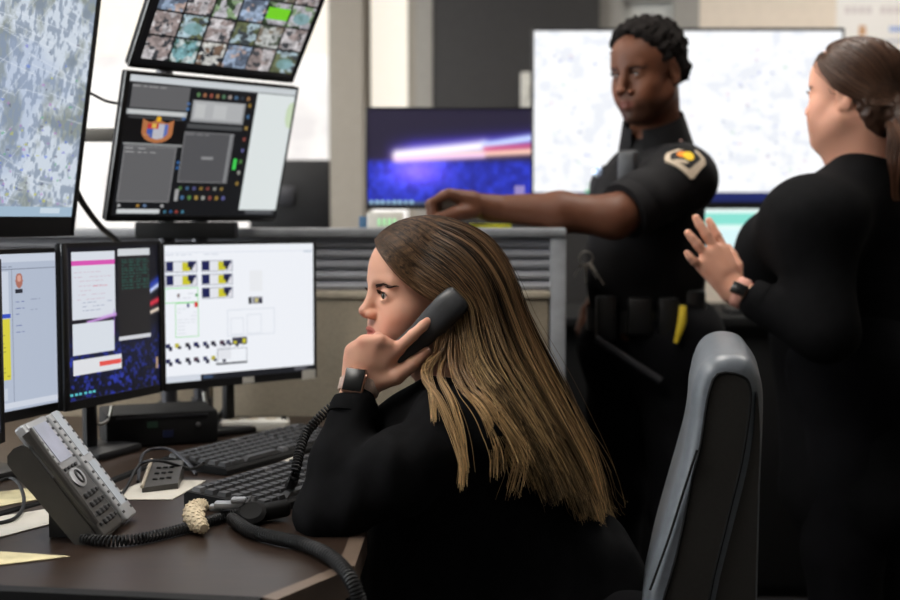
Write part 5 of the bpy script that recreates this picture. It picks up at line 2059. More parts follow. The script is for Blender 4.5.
# pulled-back hair
cap3 = SDF()
H3.ell(cap3, (-0.006, 0, 0.038), (0.103, 0.083, 0.085), 0)
H3.ell(cap3, (0.030, 0, 0.042), (0.064, 0.070, 0.068), 0.02)
H3.ell(cap3, (-0.055, 0, -0.025), (0.054, 0.074, 0.080), 0.03)
cap3.half(H3.w(0.050, 0, 0.040), 0.80 * H3.A[0] - 0.60 * H3.A[2], 0.012)
cap3.half(H3.w(-0.018, 0, -0.030), -0.55 * H3.A[2] + 1.0 * H3.A[0], 0.012)
bun = H3.w(-0.105, 0.012, -0.045)
cap3.ell(bun, (0.034, 0.036, 0.034), k=0.02)
tail = [bun, bun + np.array([0.012, -0.035, -0.05]), bun + np.array([-0.002, -0.045, -0.11]), bun + np.array([0.004, -0.035, -0.18])]
cap3.chain(tail, [0.026, 0.034, 0.030, 0.008], 0.02)
gv, gf = cap3.mesh(0.0035, disp=cloth_disp(0.0012, 180, 15))
np_obj('hair_base', gv, gf, MATS['hair_fibre'], cp, np.zeros((len(gv), 3)) + np.array(rgb(62, 43, 33)))
r = np.random.default_rng(31)
N3, P3 = 1500, 16
cen = np.array([-0.006, 0, 0.030])
rad3 = np.array([0.107, 0.087, 0.092])
# start on the hairline or anywhere on the crown, run over the skull to the knot
th = r.random(N3) * 2 * math.pi
lh = H3.local(bun[None])[0]
st = []
for k in range(N3):
    t_ = r.random()
    lside = 1 if r.random() < 0.5 else -1
    if r.random() < 0.6:      # hairline from forehead centre to behind the ear
        q = np.array([0.078 - 0.075 * t_, lside * (0.005 + 0.085 * t_ ** 0.6), 0.098 - 0.10 * t_])
    else:
        q = np.array([0.07 - 0.14 * t_, lside * 0.09 * r.random(), 0.12 - 0.05 * r.random()])
    st.append(q)
st = np.array(st)
t = np.linspace(0, 1, P3)[None, :, None]
lin_ = st[:, None] * (1 - t) + lh * t - cen
nn = np.linalg.norm(lin_ / rad3, axis=-1, keepdims=True)
surf = lin_ / nn
blend_ = np.clip((t - 0.86) / 0.14, 0, 1)
loc_ = (surf * (1 - blend_) + (lin_) * blend_) + cen + r.standard_normal((N3, 1, 3)) * 0.0012
p3 = H3.o + loc_ @ H3.A
c3 = np.zeros((N3, P3, 3)) + np.array(rgb(74, 52, 40)) * (0.45 + 1.0 * r.random((N3, 1, 1)))
p3 = push(p3, cap3, 0.0006)
strands('hair', p3, np.full((N3, P3), 0.0008), c3, MATS['hair_fibre'], cp, 3)
Nt = 420
tp_ = resample([Vector(q) for q in tail], 18)
tt = np.linspace(0, 1, 18)[None, :, None]
an = r.random((Nt, 1)) * 6.28
rr3 = np.sqrt(r.random((Nt, 1))) * np.interp(np.linspace(0, 1, 18), [0, 0.25, 0.6, 1], [0.026, 0.044, 0.046, 0.028])[None, :]
wv = np.sin(np.linspace(0, 1, 18)[None, :] * 7 + an) * 0.006
tl = tp_[None] + np.stack([np.cos(an) * rr3 + wv, np.sin(an) * rr3, 0.010 * np.sin(an * 3) * np.ones_like(rr3)], -1)
ct3 = np.zeros((Nt, 18, 3)) + np.array(rgb(92, 62, 46)) * (0.4 + 1.1 * r.random((Nt, 1, 1)))
strands('ponytail', tl, np.full((Nt, 18), 0.0010), ct3, MATS['hair_fibre'], cp, 3)
mat('hair_tie', rgb(26, 22, 22), 0.7)
obj('hair_tie', MB().tube([Vector(bun + np.array([0.0, -0.012, -0.02]) + 0.022 * (math.cos(a_) * np.array([1, 0, 0.2]) + math.sin(a_) * np.array([0, 0.9, -0.4]))) for a_ in np.linspace(0, 6.3, 24)], 0.006, 8), MATS['hair_tie'], cp, smooth=True)
# black cardigan
cg = SDF()
cg.cone(T(864, 480, 2.83), T(850, 330, 2.83), 0.19, 0.165, 0.06)
cg.cone(T(850, 330, 2.83), T(842, 262, 2.83), 0.165, 0.150, 0.06)
cg.ell(T(800, 262, 2.90), (0.13, 0.12, 0.11), k=0.06)
cg.cone(T(842, 262, 2.83), T(872, 188, 2.78), 0.145, 0.075, 0.07)
cg.cone(csh, crs, 0.074, 0.074, 0.07)
cg.cone(T(868, 176, 2.77), csh, 0.072, 0.085, 0.06)
cg.cone(csh, T(778, 252, 2.80), 0.08, 0.10, 0.07)
cg.cone(csh, cel, 0.078, 0.062, 0.05)
ccf_ = cel + (cwr - cel) * 0.74
cg.cone(cel, ccf_, 0.062, 0.041, 0.04)
cg.cone(crs, cre, 0.074, 0.06, 0.05)
cg.cone(cre, cre + (crw - cre) * 0.85, 0.06, 0.042, 0.03)
wv_, wf_ = cg.mesh(0.007, disp=cloth_disp(0.0028, 26, 19))
np_obj('cardigan', wv_, wf_, MATS['black_knit'], cp)
cdv = (cwr - cel) / np.linalg.norm(cwr - cel)
obj('cuff', MB().tube([Vector(ccf_ - cdv * 0.012), Vector(ccf_ + cdv * 0.014), Vector(ccf_ + cdv * 0.02)], [0.0425, 0.041, 0.038], 26), MATS['black_knit'], cp, smooth=True)
ctz = SDF()
ctz.cone(ch1, ch2, 0.15, 0.15, 0.06)
for a, b in ((ch1, ck1), (ch2, ck2)):
    ctz.cone(a, b, 0.13, 0.085, 0.05)
    ctz.cone(b, b + np.array([0.02, -0.02, -0.38]), 0.085, 0.07, 0.03)
zv, zf = ctz.mesh(0.009)
np_obj('trousers', zv, zf, MATS['trouser'], cp)
for b in (ck1, ck2):
    sM = SDF()
    sM.cone((b[0] + 0.05, b[1] - 0.04, 0.045), (b[0] - 0.10, b[1] + 0.08, 0.03), 0.044, 0.036, 0.02)
    sM.half((0, 0, 0.002), (0, 0, -1), 0.003)
    xv, xf = sM.mesh(0.007)
    np_obj('shoe', xv, xf, MATS['leather_black'], cp)
wristwatch(cp, cel + (cwr - cel) * 0.95, cdv, (-0.35, -1, 0.35), 0.0315, 0.0290, MATS['watch_band_pink'], w=0.024, face=(0.026, 0.036))
# ================================================================== office chair behind the seated person
mat('chair_leather', rgb(104, 110, 118), 0.38, var=0.08, scale=80, bump=0.12, bscale=600)
mat('chair_fabric', rgb(40, 37, 34), 0.85, var=0.12, scale=200, bump=0.25, bscale=700)
YC = 1.76
Lc = Vector((-0.19, -0.98, 0)).normalized()       # towards the near side


def closed(pts, k=5):
    P_ = [Vector(p) for p in pts]
    n_ = len(P_)
    out = []
    for i in range(n_):
        a, b, c, d = P_[i - 1], P_[i], P_[(i + 1) % n_], P_[(i + 2) % n_]
        for j in range(k):
            t_ = j / k
            out.append(0.5 * ((2 * b) + (c - a) * t_ + (2 * a - 5 * b + 4 * c - d) * t_ * t_ + (3 * b - a - 3 * c + d) * t_ ** 3))
    return out


def cpt(x, y):
    p = at(x, y + 14, YC)
    return (p.x, p.z, 0)


prof = closed([cpt(*p) for p in ((634, 690), (640, 610), (647, 570), (663, 512), (681, 448), (689, 405), (692, 375), (702, 352), (718, 342), (738, 342), (753, 350), (763, 372), (764, 410), (761, 480), (758, 600), (754, 690))], 4)


def inset(poly, d):
    n_ = len(poly)
    out = []
    for i in range(n_):
        t_ = (poly[(i + 1) % n_] - poly[i - 1]).normalized()
        out.append(poly[i] + Vector((-t_.y, t_.x, 0)) * d)
    return out


sgn = 1
ar_poly = sum(prof[i - 1].x * prof[i].y - prof[i].x * prof[i - 1].y for i in range(len(prof)))
if ar_poly < 0:
    sgn = -1
cx_ = sum((p.x for p in prof)) / len(prof)


def ring_at(s_, d):
    return [Vector((p.x, YC, p.y)) - Lc * s_ for p in inset(prof, sgn * d)]


chr_ = thing('office_chair', 'grey leather high-backed office chair with dark fabric sides behind the seated person', 'chair', (0.50, 1.95, 0))
Wc = 0.42
bk = MB().loft([ring_at(s_, d) for s_, d in ((0.0, 0.020), (0.006, 0.011), (0.016, 0.004), (0.034, 0.0), (Wc * 0.5, -0.004), (Wc - 0.034, 0.0), (Wc - 0.016, 0.004), (Wc - 0.006, 0.011), (Wc, 0.020))])
obj('backrest', bk, MATS['chair_leather'], chr_, smooth=True, angle=50)
side = closed([cpt(*p) for p in ((718, 360), (708, 384), (701, 430), (693, 462), (677, 540), (660, 600), (646, 676), (700, 676), (708, 590), (727, 507), (741, 450), (749, 400), (750, 374), (742, 362))], 3)
sp = [Vector((p.x, YC, p.y)) + Lc * 0.0035 for p in side]
sp2 = [p - Lc * 0.012 for p in sp]
obj('side_panel', MB().loft([sp2, sp]), MATS['chair_fabric'], chr_, smooth=True, angle=40)
obj('piping', MB().tube(sp + [sp[0], sp[1]], 0.0022, 6, cap=False), MATS['matte_black'], chr_, smooth=True)
shell = [Vector((p.x, YC, p.y)) + Lc * 0.0005 for p in closed([cpt(*p) for p in ((757, 378), (753, 420), (746, 460), (733, 512), (714, 592), (706, 676), (752, 676), (755, 600), (758, 480), (760, 420))], 3)]
obj('back_shell', MB().loft([[p - Lc * 0.02 for p in shell], shell]), MATS['chair_fabric'], chr_, smooth=True, angle=40)
seam = spline([at(697, 450, YC - 0.012), at(684, 490, YC - 0.004), at(668, 540, YC - 0.002), at(650, 590, YC - 0.002)], 6)
obj('seam', MB().tube(seam, 0.0018, 6), MATS['matte_black'], chr_, smooth=True)
sc0 = Vector((at(640, 690, YC).x - 0.20, YC, 0.45)) - Lc * (Wc / 2)
Fc = Vector((-0.98, 0.19, 0))
Ms = frame(sc0, Fc, -Lc, (0, 0, 1))
obj('seat', MB().box((0, 0, 0), (0.50, 0.48, 0.09), Ms, r=0.035, seg=4), MATS['chair_leather'], chr_, smooth=True)
obj('gas_column', MB().tube([sc0 + Vector((0, 0, -0.04)), (sc0.x, sc0.y, 0.09)], 0.028, 16), MATS['metal_dark'], chr_, smooth=True)
for k in range(5):
    an = R(20 + 72 * k)
    d_ = Vector((math.cos(an), math.sin(an), 0))
    b_ = Vector((sc0.x, sc0.y, 0.10))
    lg = obj('base_leg', MB().tube([b_, b_ + d_ * 0.16 + Vector((0, 0, -0.01)), b_ + d_ * 0.29 + Vector((0, 0, -0.04))], [0.026, 0.022, 0.016], 10), MATS['black_plastic'], chr_, smooth=True)
    cpos = b_ + d_ * 0.29
    obj('caster', MB().lathe([(0.005, -0.02), (0.026, -0.018), (0.028, 0.0), (0.026, 0.018), (0.005, 0.02)], 16, frame((cpos.x, cpos.y, 0.0285), d_, (0, 0, 1), d_.cross(Vector((0, 0, 1))))), MATS['matte_black'], lg, smooth=True)

# ================================================================== desk telephone
mat('phone_dark', rgb(66, 64, 62), 0.42, bump=0.06)
mat('phone_silver', rgb(178, 180, 184), 0.35, metal=0.2, var=0.04)
mat('phone_key', rgb(44, 44, 46), 0.5)
mat('phone_lcd', rgb(186, 192, 208), 0.15, var=0.06)
mat('phone_label', rgb(188, 196, 206), 0.4, var=0.05)
A_ = onz(101, 545, DZ)
B_ = onz(132, 519, DZ)
wdir = Vector((B_.x - A_.x, B_.y - A_.y, 0))
PW = wdir.length
wdir.normalize()
hz = Vector((-wdir.y, wdir.x, 0))                   # away from the operator
sl = (hz * 0.60 + Vector((0, 0, 0.80))).normalized()
nf = wdir.cross(sl)
if nf.z < 0:
    nf = -nf
Mp = frame(A_ + Vector((0, 0, 0.004)), wdir, sl, nf)  # x across, y up the slope, z out of the face
ph = thing('desk_telephone', 'grey and silver desk telephone with key module and screen, tilted on its stand', 'telephone', A_)
LN = 0.198
# body: wedge with a rounded hook at the top
wed = [(0.0, 0.0), (0.0, -0.030), (-0.028, -0.036)]
body = MB()
prof_ = [(0.0, 0.0), (LN * 0.83, 0.0), (LN * 0.875, -0.006), (LN * 0.89, -0.018), (LN * 0.875, -0.031), (LN * 0.83, -0.038), (LN * 0.74, -0.039), (LN * 0.55, -0.036), (LN * 0.1, -0.032), (0.0, -0.020)]
body.loft([[Mp @ Vector((x, p[0], p[1])) for p in prof_] for x in (0.0, PW * 0.62)])
obj('body', body, MATS['phone_dark'], ph)
base = MB()
zz = A_.z
foot = [A_ + sl * (LN * 0.55) + nf * -0.040, A_ + sl * (LN * 0.30) + nf * -0.036]
q1 = A_ + sl * (LN * 0.46) - nf * 0.038
q2 = A_ + sl * (LN * 0.14) - nf * 0.032
g1 = Vector((q1.x + hz.x * 0.0, q1.y + hz.y * 0.0, DZ + 0.001))
g2_ = Vector((q2.x, q2.y, DZ + 0.001))
rings = []
for x in (0.035, PW * 0.55):
    rings.append([p + wdir * x for p in (q1, g1, g2_, q2)])
base.loft(rings)
obj('stand', base, MATS['black_plastic'], ph)
obj('display_panel', MB().box((PW * 0.315, LN * 0.76, 0.003), (PW * 0.60, LN * 0.46, 0.015), Mp, r=0.004, seg=3), MATS['phone_silver'], ph, smooth=True)
obj('faceplate', MB().box((PW * 0.305, LN * 0.29, 0.004), (PW * 0.60, LN * 0.56, 0.010), Mp, r=0.004, seg=3), MATS['phone_dark'], ph, smooth=True)
obj('screen_surround', MB().box((PW * 0.32, LN * 0.775, 0.010), (PW * 0.50, LN * 0.42, 0.006), Mp, r=0.003), MATS['phone_silver'], ph, smooth=True)
obj('screen', MB().box((PW * 0.32, LN * 0.78, 0.0135), (PW * 0.33, LN * 0.32, 0.0015), Mp), MATS['phone_lcd'], ph)
mod = obj('key_module', MB().box((PW * 0.82, LN * 0.49, 0.004), (PW * 0.33, LN * 0.98, 0.016), Mp, r=0.004, seg=3), MATS['phone_silver'], ph, smooth=True)
obj('module_back', MB().box((PW * 0.82, LN * 0.52, -0.012), (PW * 0.31, LN * 0.96, 0.020), Mp, r=0.004), MATS['phone_dark'], ph, smooth=True)
obj('module_label', MB().box((PW * 0.82, LN * 0.78, 0.0125), (PW * 0.16, LN * 0.40, 0.001), Mp), MATS['phone_label'], mod)
obj('module_label', MB().box((PW * 0.82, LN * 0.32, 0.0125), (PW * 0.16, LN * 0.40, 0.001), Mp), MATS['phone_label'], mod)
kmesh = raw_mesh('key', MB().box((0, 0, 0), (0.0085, 0.0052, 0.004), r=0.001, seg=1), MATS['phone_key'])
for i in range(14):
    for x in (0.70, 0.94):
        instance('module_key', kmesh, Mp @ Matrix.Translation((PW * x, LN * (0.07 + 0.062 * i + (0.03 if i > 6 else 0)), 0.0105)), ph)
for i in range(6):
    for x in (0.105, 0.535):
        instance('line_key', kmesh, Mp @ Matrix.Translation((PW * x, LN * (0.62 + 0.062 * i), 0.0116)), ph)
for i in range(4):
    instance('soft_key', kmesh, Mp @ Matrix.Translation((PW * (0.19 + 0.09 * i), LN * 0.56, 0.0115)), ph)
obj('navigation_plate', MB().lathe([(0.022, 0), (0.022, 0.002), (0.018, 0.003)], 24, Mp @ Matrix.Translation((PW * 0.34, LN * 0.47, 0.009)) @ Matrix.Diagonal((1.05, 0.72, 1, 1))), MATS['phone_silver'], ph, smooth=True)
obj('navigation_ring', MB().tube([Mp @ Vector((PW * 0.34 + 0.008 * math.cos(a_), LN * 0.47 + 0.010 * math.sin(a_), 0.0128)) for a_ in np.linspace(0, 6.2832, 20)], 0.0018, 6, cap=False), MATS['phone_key'], ph, smooth=True)
kbig = raw_mesh('dial_key', MB().box((0, 0, 0), (0.0105, 0.0085, 0.005), r=0.0016, seg=1), MATS['phone_key'])
for r_ in range(4):
    for c_ in range(3):
        instance('dial_key', kbig, Mp @ Matrix.Translation((PW * (0.22 + 0.105 * c_), LN * (0.10 + 0.075 * r_), 0.0105)), ph)
for r_ in range(4):
    instance('function_key', kmesh, Mp @ Matrix.Translation((PW * 0.53, LN * (0.10 + 0.075 * r_), 0.0105)), ph)
    instance('function_key', kmesh, Mp @ Matrix.Translation((PW * 0.10, LN * (0.10 + 0.075 * r_), 0.0105)), ph)
# cradle scoop at the near side
obj('cradle', MB().tube([Mp @ Vector((0.004, LN * t_, 0.010)) for t_ in (0.12, 0.3, 0.7, 0.92)], [0.004, 0.007, 0.007, 0.009], 10), MATS['phone_dark'], ph, smooth=True)

# ------------------------------------------------------------------ cords
def helix(path, R0, pitch, per=9):
    path = [Vector(p) for p in path]
    d_ = [0]
    for a, b in zip(path[:-1], path[1:]):
        d_.append(d_[-1] + (b - a).length)
    n_ = int(d_[-1] / pitch * per)
    xs_ = np.linspace(0, d_[-1], n_)
    arr = np.array([tuple(p) for p in path])
    cen_ = np.stack([np.interp(xs_, d_, arr[:, i]) for i in range(3)], 1)
    tg = np.gradient(cen_, axis=0)
    tg /= np.linalg.norm(tg, axis=1, keepdims=True)
    a = np.cross(tg, np.array([0.2, 0.3, 0.93]))
    a /= np.linalg.norm(a, axis=1, keepdims=True)
    b = np.cross(a, tg)
    an = xs_ / pitch * 2 * math.pi
    return cen_ + R0 * (np.cos(an)[:, None] * a + np.sin(an)[:, None] * b)


zc = DZ + 0.0085
cpath = [Vector((*tuple(A_ + wdir * 0.04 + hz * 0.06)[:2], zc))]
for (x, y) in ((92, 551), (130, 551), (170, 543), (205, 533), (232, 524), (258, 521), (280, 512)):
    p = onz(x, y - 5, DZ)
    cpath.append(Vector((p.x, p.y, zc)))
p = onz(289, 500, DZ)
cpath += [Vector((p.x, p.y, zc + 0.012)), at(294, 478, 1.88), at(299, 455, 1.90), at(307, 432, 1.93), at(330, 408, 1.955), at(352, 395, 1.95), Vector(ha + dv * 0.168)]
hx = helix(spline(cpath, 12), 0.0066, 0.0056)
tag(obj('coiled_cord', MB().tube([Vector(p) for p in hx], 0.0019, 5), MATS['black_plastic'], smooth=True),
    'black coiled phone cord running from the desk telephone past the elbow', 'cord')
hp_ = []
for (x, y) in ((232, 521), (250, 533), (275, 540), (302, 546)):
    p = onz(x, y, DZ + 0.008)
    hp_.append(Vector((p.x, p.y, DZ + 0.011)))
e1 = onz(330, 558, DZ + 0.012)
hp_ += [Vector((e1.x, e1.y, DZ + 0.014)), at(350, 578, 1.53), at(362, 612, 1.52), at(366, 650, 1.54)]
hh_ = spline(hp_, 44)
rs = [0.0100 if i % 4 < 2 else 0.0080 for i in range(len(hh_))]
tag(obj('corrugated_hose', MB().tube(hh_, rs, 14), MATS['black_plastic'], smooth=True, ), 'thick ribbed black cable hanging over the desk corner', 'cable')

# ------------------------------------------------------------------ keyboards
mat('key_cap', rgb(48, 48, 50), 0.5, var=0.1)
mat('key_cap_grey', rgb(92, 92, 94), 0.5, var=0.1)


def key_mesh(name, wx_, wy_, m):
    h = 0.0065
    b = [(-wx_, -wy_, 0), (wx_, -wy_, 0), (wx_, wy_, 0), (-wx_, wy_, 0)]
    t_ = [(x * 0.74, y * 0.74, h) for x, y, z in b]
    mb_ = MB().add(b + t_, [(0, 1, 5, 4), (1, 2, 6, 5), (2, 3, 7, 6), (3, 0, 4, 7), (4, 5, 6, 7)])
    return raw_mesh(name, mb_, m)


k1 = key_mesh('key', 0.0088, 0.0088, MATS['key_cap'])
k1g = key_mesh('key', 0.0088, 0.0088, MATS['key_cap_grey'])
kw = key_mesh('wide_key', 0.055, 0.0088, MATS['key_cap'])


def keyboard(label, K0, a, W_, L_, hb, hf, palm=False):
    """K0: corner at the far-left; a: along the rows; rows lie across, W_ deep, L_ long."""
    a = Vector(a).normalized()
    b = Vector((a.y, -a.x, 0))
    t_ = thing('keyboard', label, 'keyboard', K0 + a * L_ / 2 + b * W_ / 2, 'keyboards on the desk')
    M_ = frame(K0, a, b, a.cross(b))
    up = Vector((0, 0, 1))

    def pt(x, y, z):
        return K0 + a * x + b * y + up * z
    sec = [(0.0, 0.001), (0.0, hb - 0.004), (0.006, hb), (W_ - 0.004, hf), (W_, hf - 0.004), (W_, 0.001)]
    obj('case', MB().loft([[pt(x, y, z) for y, z in sec] for x in (0, L_)]), MATS['matte_black'], t_)
    sl_ = (pt(0, W_, hf) - pt(0, 0, hb)).normalized()
    nn_ = a.cross(sl_)
    if nn_.z < 0:
        nn_ = -nn_
    rows_ = 6
    for r_ in range(rows_):
        y = 0.018 + (W_ - 0.036) * r_ / (rows_ - 1)
        z = hb + (hf - hb) * y / W_ + 0.0005
        x = 0.016
        i = 0
        while x < L_ - 0.012:
            if i in (13,) or (i == 17):
                x += 0.008
            Mk = frame(pt(x, y, z), a, sl_, nn_)
            if r_ == rows_ - 1 and i == 3:
                instance('space_key', kw, frame(pt(x + 0.046, y, z), a, sl_, nn_), t_)
                x += 0.112
            else:
                instance('key', k1g if (i + r_) % 9 == 0 and r_ in (0, 5) else k1, Mk, t_)
                x += 0.0192
            i += 1
    if palm:
        mat('palm_rest', rgb(112, 92, 74), 0.6, var=0.1)
        sec2 = [(W_ + 0.003, 0.001), (W_ + 0.003, 0.016), (W_ + 0.02, 0.019), (W_ + 0.06, 0.012), (W_ + 0.066, 0.001)]
        obj('palm_rest', MB().loft([[pt(x, y, z) for y, z in sec2] for x in (0.13, L_)]), MATS['palm_rest'], t_)
    return t_


K1 = onz(184, 507, DZ)
keyboard('black keyboard with chunky keys and tan palm rest beside the propped elbow', K1, (0.47, 0.88, 0), 0.160, 0.43, 0.025, 0.016, palm=True)
K2 = onz(162, 468, DZ)
keyboard('flatter dark keyboard lying behind the chunky-keyed one', K2, (0.49, 0.87, 0), 0.150, 0.42, 0.020, 0.013)

# ------------------------------------------------------------------ small things on the desk
def sheet(name, label, cat, pts, m, z=DZ + 0.0006, th=0.0012, curl=0.0, group=None):
    P_ = [onz(x, y, z) for x, y in pts]
    nu = 8
    top_, bot = [], []
    for j in range(nu + 1):
        for i in range(nu + 1):
            u, v_ = i / nu, j / nu
            p = (P_[0] * (1 - u) + P_[1] * u) * (1 - v_) + (P_[3] * (1 - u) + P_[2] * u) * v_
            zz_ = curl * (u - 0.3) ** 2 * (1 if u > 0.3 else 0) * 2
            top_.append(Vector((p.x, p.y, z + th + zz_)))
            bot.append(Vector((p.x, p.y, z + zz_)))
    n_ = nu + 1
    fs_ = []
    for j in range(nu):
        for i in range(nu):
            k_ = j * n_ + i
            fs_.append((k_, k_ + 1, k_ + n_ + 1, k_ + n_))
            fs_.append(tuple(n_ * n_ + q for q in (k_, k_ + n_, k_ + n_ + 1, k_ + 1)))
    for i in range(nu):
        for (e0, e1_) in ((i, i + 1), (nu * n_ + i, nu * n_ + i + 1), (i * n_, (i + 1) * n_), (i * n_ + nu, (i + 1) * n_ + nu)):
            fs_.append((e0, e1_, e1_ + n_ * n_, e0 + n_ * n_))
    return tag(obj(name, MB().add(top_ + bot, fs_), m, smooth=True), label, cat, group)


sheet('paper_sheet', 'cream and yellow printed sheet lying at the front left of the desk', 'paper', [(-60, 548), (70, 557), (20, 563), (-60, 572)], MATS['paper_cream'])
sheet('paper_sheet', 'white sheet half under the stand of the desk telephone', 'paper', [(-30, 522), (55, 508), (52, 524), (-40, 548)], MATS['paper'])
sheet('paper_sheet', 'pale yellow sheet behind the desk telephone', 'paper', [(-40, 497), (36, 488), (48, 498), (-30, 512)], MATS['paper_cream'])
sheet('paper_sheet', 'small white sheet under the grey card reader', 'paper', [(96, 500), (150, 480), (206, 481), (172, 500)], MATS['paper'])
sheet('paper_sheet', 'white sheet between the two keyboards', 'paper', [(262, 472), (296, 455), (332, 456), (318, 474)], MATS['paper'])

# card reader with sloped top
t = thing('card_reader', 'dark grey sloped card reader on the desk between telephone and keyboards', 'card reader', onz(158, 488, DZ))
a, b, c, d = onz(142, 494, DZ), onz(178, 490, DZ), onz(184, 478, DZ), onz(152, 479, DZ)
up = Vector((0, 0, 1))
z0 = Vector((0, 0, 0.0022))
obj('body', MB().add([a + z0, b + z0, c + z0, d + z0, a + up * 0.010, b + up * 0.012, c + up * 0.032, d + up * 0.032], [(0, 3, 2, 1), (0, 1, 5, 4), (1, 2, 6, 5), (2, 3, 7, 6), (3, 0, 4, 7), (4, 5, 6, 7)]), MATS['phone_dark'], t)
e0, e1_ = d + up * 0.034, d + up * 0.034 + (c - d) * 0.75
obj('edge_strip', MB().tube([a + up * 0.012, d + up * 0.034], 0.003, 8), MATS['trim_beige'], t, smooth=True)
kk = raw_mesh('reader_key', MB().box((0, 0, 0), (0.008, 0.006, 0.003), r=0.001, seg=1), MATS['matte_black'])
for i in range(3):
    for j in range(3):
        u, v_ = 0.3 + 0.2 * i, 0.25 + 0.22 * j
        p = (a + up * 0.010) * (1 - u) * (1 - v_) + (b + up * 0.012) * u * (1 - v_) + (c + up * 0.032) * u * v_ + (d + up * 0.032) * (1 - u) * v_
        instance('reader_key', kk, Matrix.Translation(p + up * 0.001), t)

# crocheted roll
mat('crochet_yarn', rgb(208, 192, 164), 0.95, var=0.15, scale=120, bump=0.6, bscale=260)
cr = thing('crochet_roll', 'cream crocheted bean-shaped roll lying in front of the keyboard', 'crochet', onz(200, 530, DZ))
axp = spline([onz(204, 538, DZ) + up * 0.014, onz(195, 532, DZ) + up * 0.017, onz(195, 524, DZ) + up * 0.021, onz(206, 521, DZ) + up * 0.026], 8)
rr_ = [0.003 + 0.0125 * math.sin(math.pi * (0.03 + 0.94 * i / (len(axp) - 1))) ** 0.6 for i in range(len(axp))]
obj('core', MB().tube(axp, rr_, 16), MATS['crochet_yarn'], cr, smooth=True)
st_ = MB()
for i in range(1, len(axp) - 1, 2):
    t_ = (axp[i + 1] - axp[i - 1]).normalized()
    a_ = t_.cross(Vector((0.1, 0.2, 1))).normalized()
    b_ = a_.cross(t_)
    for k in range(11):
        an = 2 * math.pi * (k + 0.5 * ((i // 2) % 2)) / 11
        c_ = axp[i] + (a_ * math.cos(an) + b_ * math.sin(an)) * rr_[i]
        tn = (-a_ * math.sin(an) + b_ * math.cos(an))
        st_.tube([c_ - t_ * 0.0022 - tn * 0.0018, c_ + (a_ * math.cos(an) + b_ * math.sin(an)) * 0.0004, c_ + t_ * 0.0022 + tn * 0.0018], [0.0012, 0.0014, 0.0012], 5)
obj('stitches', st_, MATS['crochet_yarn'], cr, smooth=True, kind='stuff')

# headset lying in the cord
hd_ = thing('headset', 'silver and black phone headset tangled in the coiled cord', 'headset', onz(232, 527, DZ))
p0 = onz(230, 522, DZ) + up * 0.018
mat('headset_silver', rgb(170, 172, 178), 0.3, metal=0.5)
obj('clip', MB().box(p0 + Vector((0.0, 0, 0.008)), (0.046, 0.02, 0.010), r=0.003), MATS['headset_silver'], hd_, smooth=True)
obj('clip_jaw', MB().box(p0 + Vector((0.014, -0.004, 0.016)), (0.022, 0.018, 0.008), r=0.003), MATS['headset_silver'], hd_, smooth=True)
obj('clip_jaw', MB().box(p0 + Vector((-0.022, 0.004, 0.003)), (0.018, 0.014, 0.010), r=0.003), MATS['headset_silver'], hd_, smooth=True)
p1 = onz(272, 521, DZ) + up * 0.016
mx = frame(p1, (0.9, 0.3, 0.1), (-0.3, 0.9, 0), (0, 0, 1))
obj('connector', MB().box((0, 0, 0), (0.055, 0.026, 0.024), mx, r=0.007, seg=3), MATS['matte_black'], hd_, smooth=True)
obj('connector_tip', MB().box((-0.034, 0, 0), (0.016, 0.012, 0.008), mx, r=0.002), MATS['trim_beige'], hd_, smooth=True)
obj('earpad', MB().lathe([(0.006, 0), (0.02, 0.002), (0.022, 0.008), (0.016, 0.013), (0.004, 0.011)], 20, frame(onz(252, 524, DZ) + up * 0.012, (1, 0, 0), (0, 0.8, 0.6), (0, -0.6, 0.8))), MATS['matte_black'], hd_, smooth=True)
obj('boom', MB().tube(spline([p0 + Vector((0.02, 0, 0.004)), onz(252, 517, DZ) + up * 0.03, p1 + Vector((-0.03, 0, 0.006))], 8), 0.003, 8), MATS['black_plastic'], hd_, smooth=True)

# black computer box on the rear platform
t = thing('mini_computer', 'small black computer box on the rear platform below the dark screen', 'computer', at(150, 440, 2.42))
a = onz(203, 446, DZ)
Mx = frame(onz(138, 450, DZ) + Vector((0.015, 0.105, 0)), (0.93, 0.36, 0), (-0.36, 0.93, 0), (0, 0, 1))
obj('case', MB().box((0, 0, 0.035), (0.22, 0.14, 0.066), Mx, r=0.005), MATS['matte_black'], t, smooth=True)
mat('led_green', rgb(40, 62, 50), 0.3)
mat('led_blue', rgb(28, 36, 66), 0.3)
obj('port', MB().box((-0.02, -0.071, 0.045), (0.02, 0.003, 0.012), Mx), MATS['led_green'], t)
obj('port', MB().box((0.01, -0.071, 0.025), (0.02, 0.003, 0.014), Mx), MATS['led_blue'], t)
obj('power_button', MB().lathe([(0.005, 0), (0.005, 0.003), (0.003, 0.004)], 12, Mx @ Matrix.Translation((0.07, -0.069, 0.04)) @ Matrix.Rotation(R(90), 4, 'X')), MATS['steel'], t, smooth=True)
obj('vent_strip', MB().box((0.0, -0.071, 0.060), (0.18, 0.003, 0.004), Mx), MATS['metal_dark'], t)

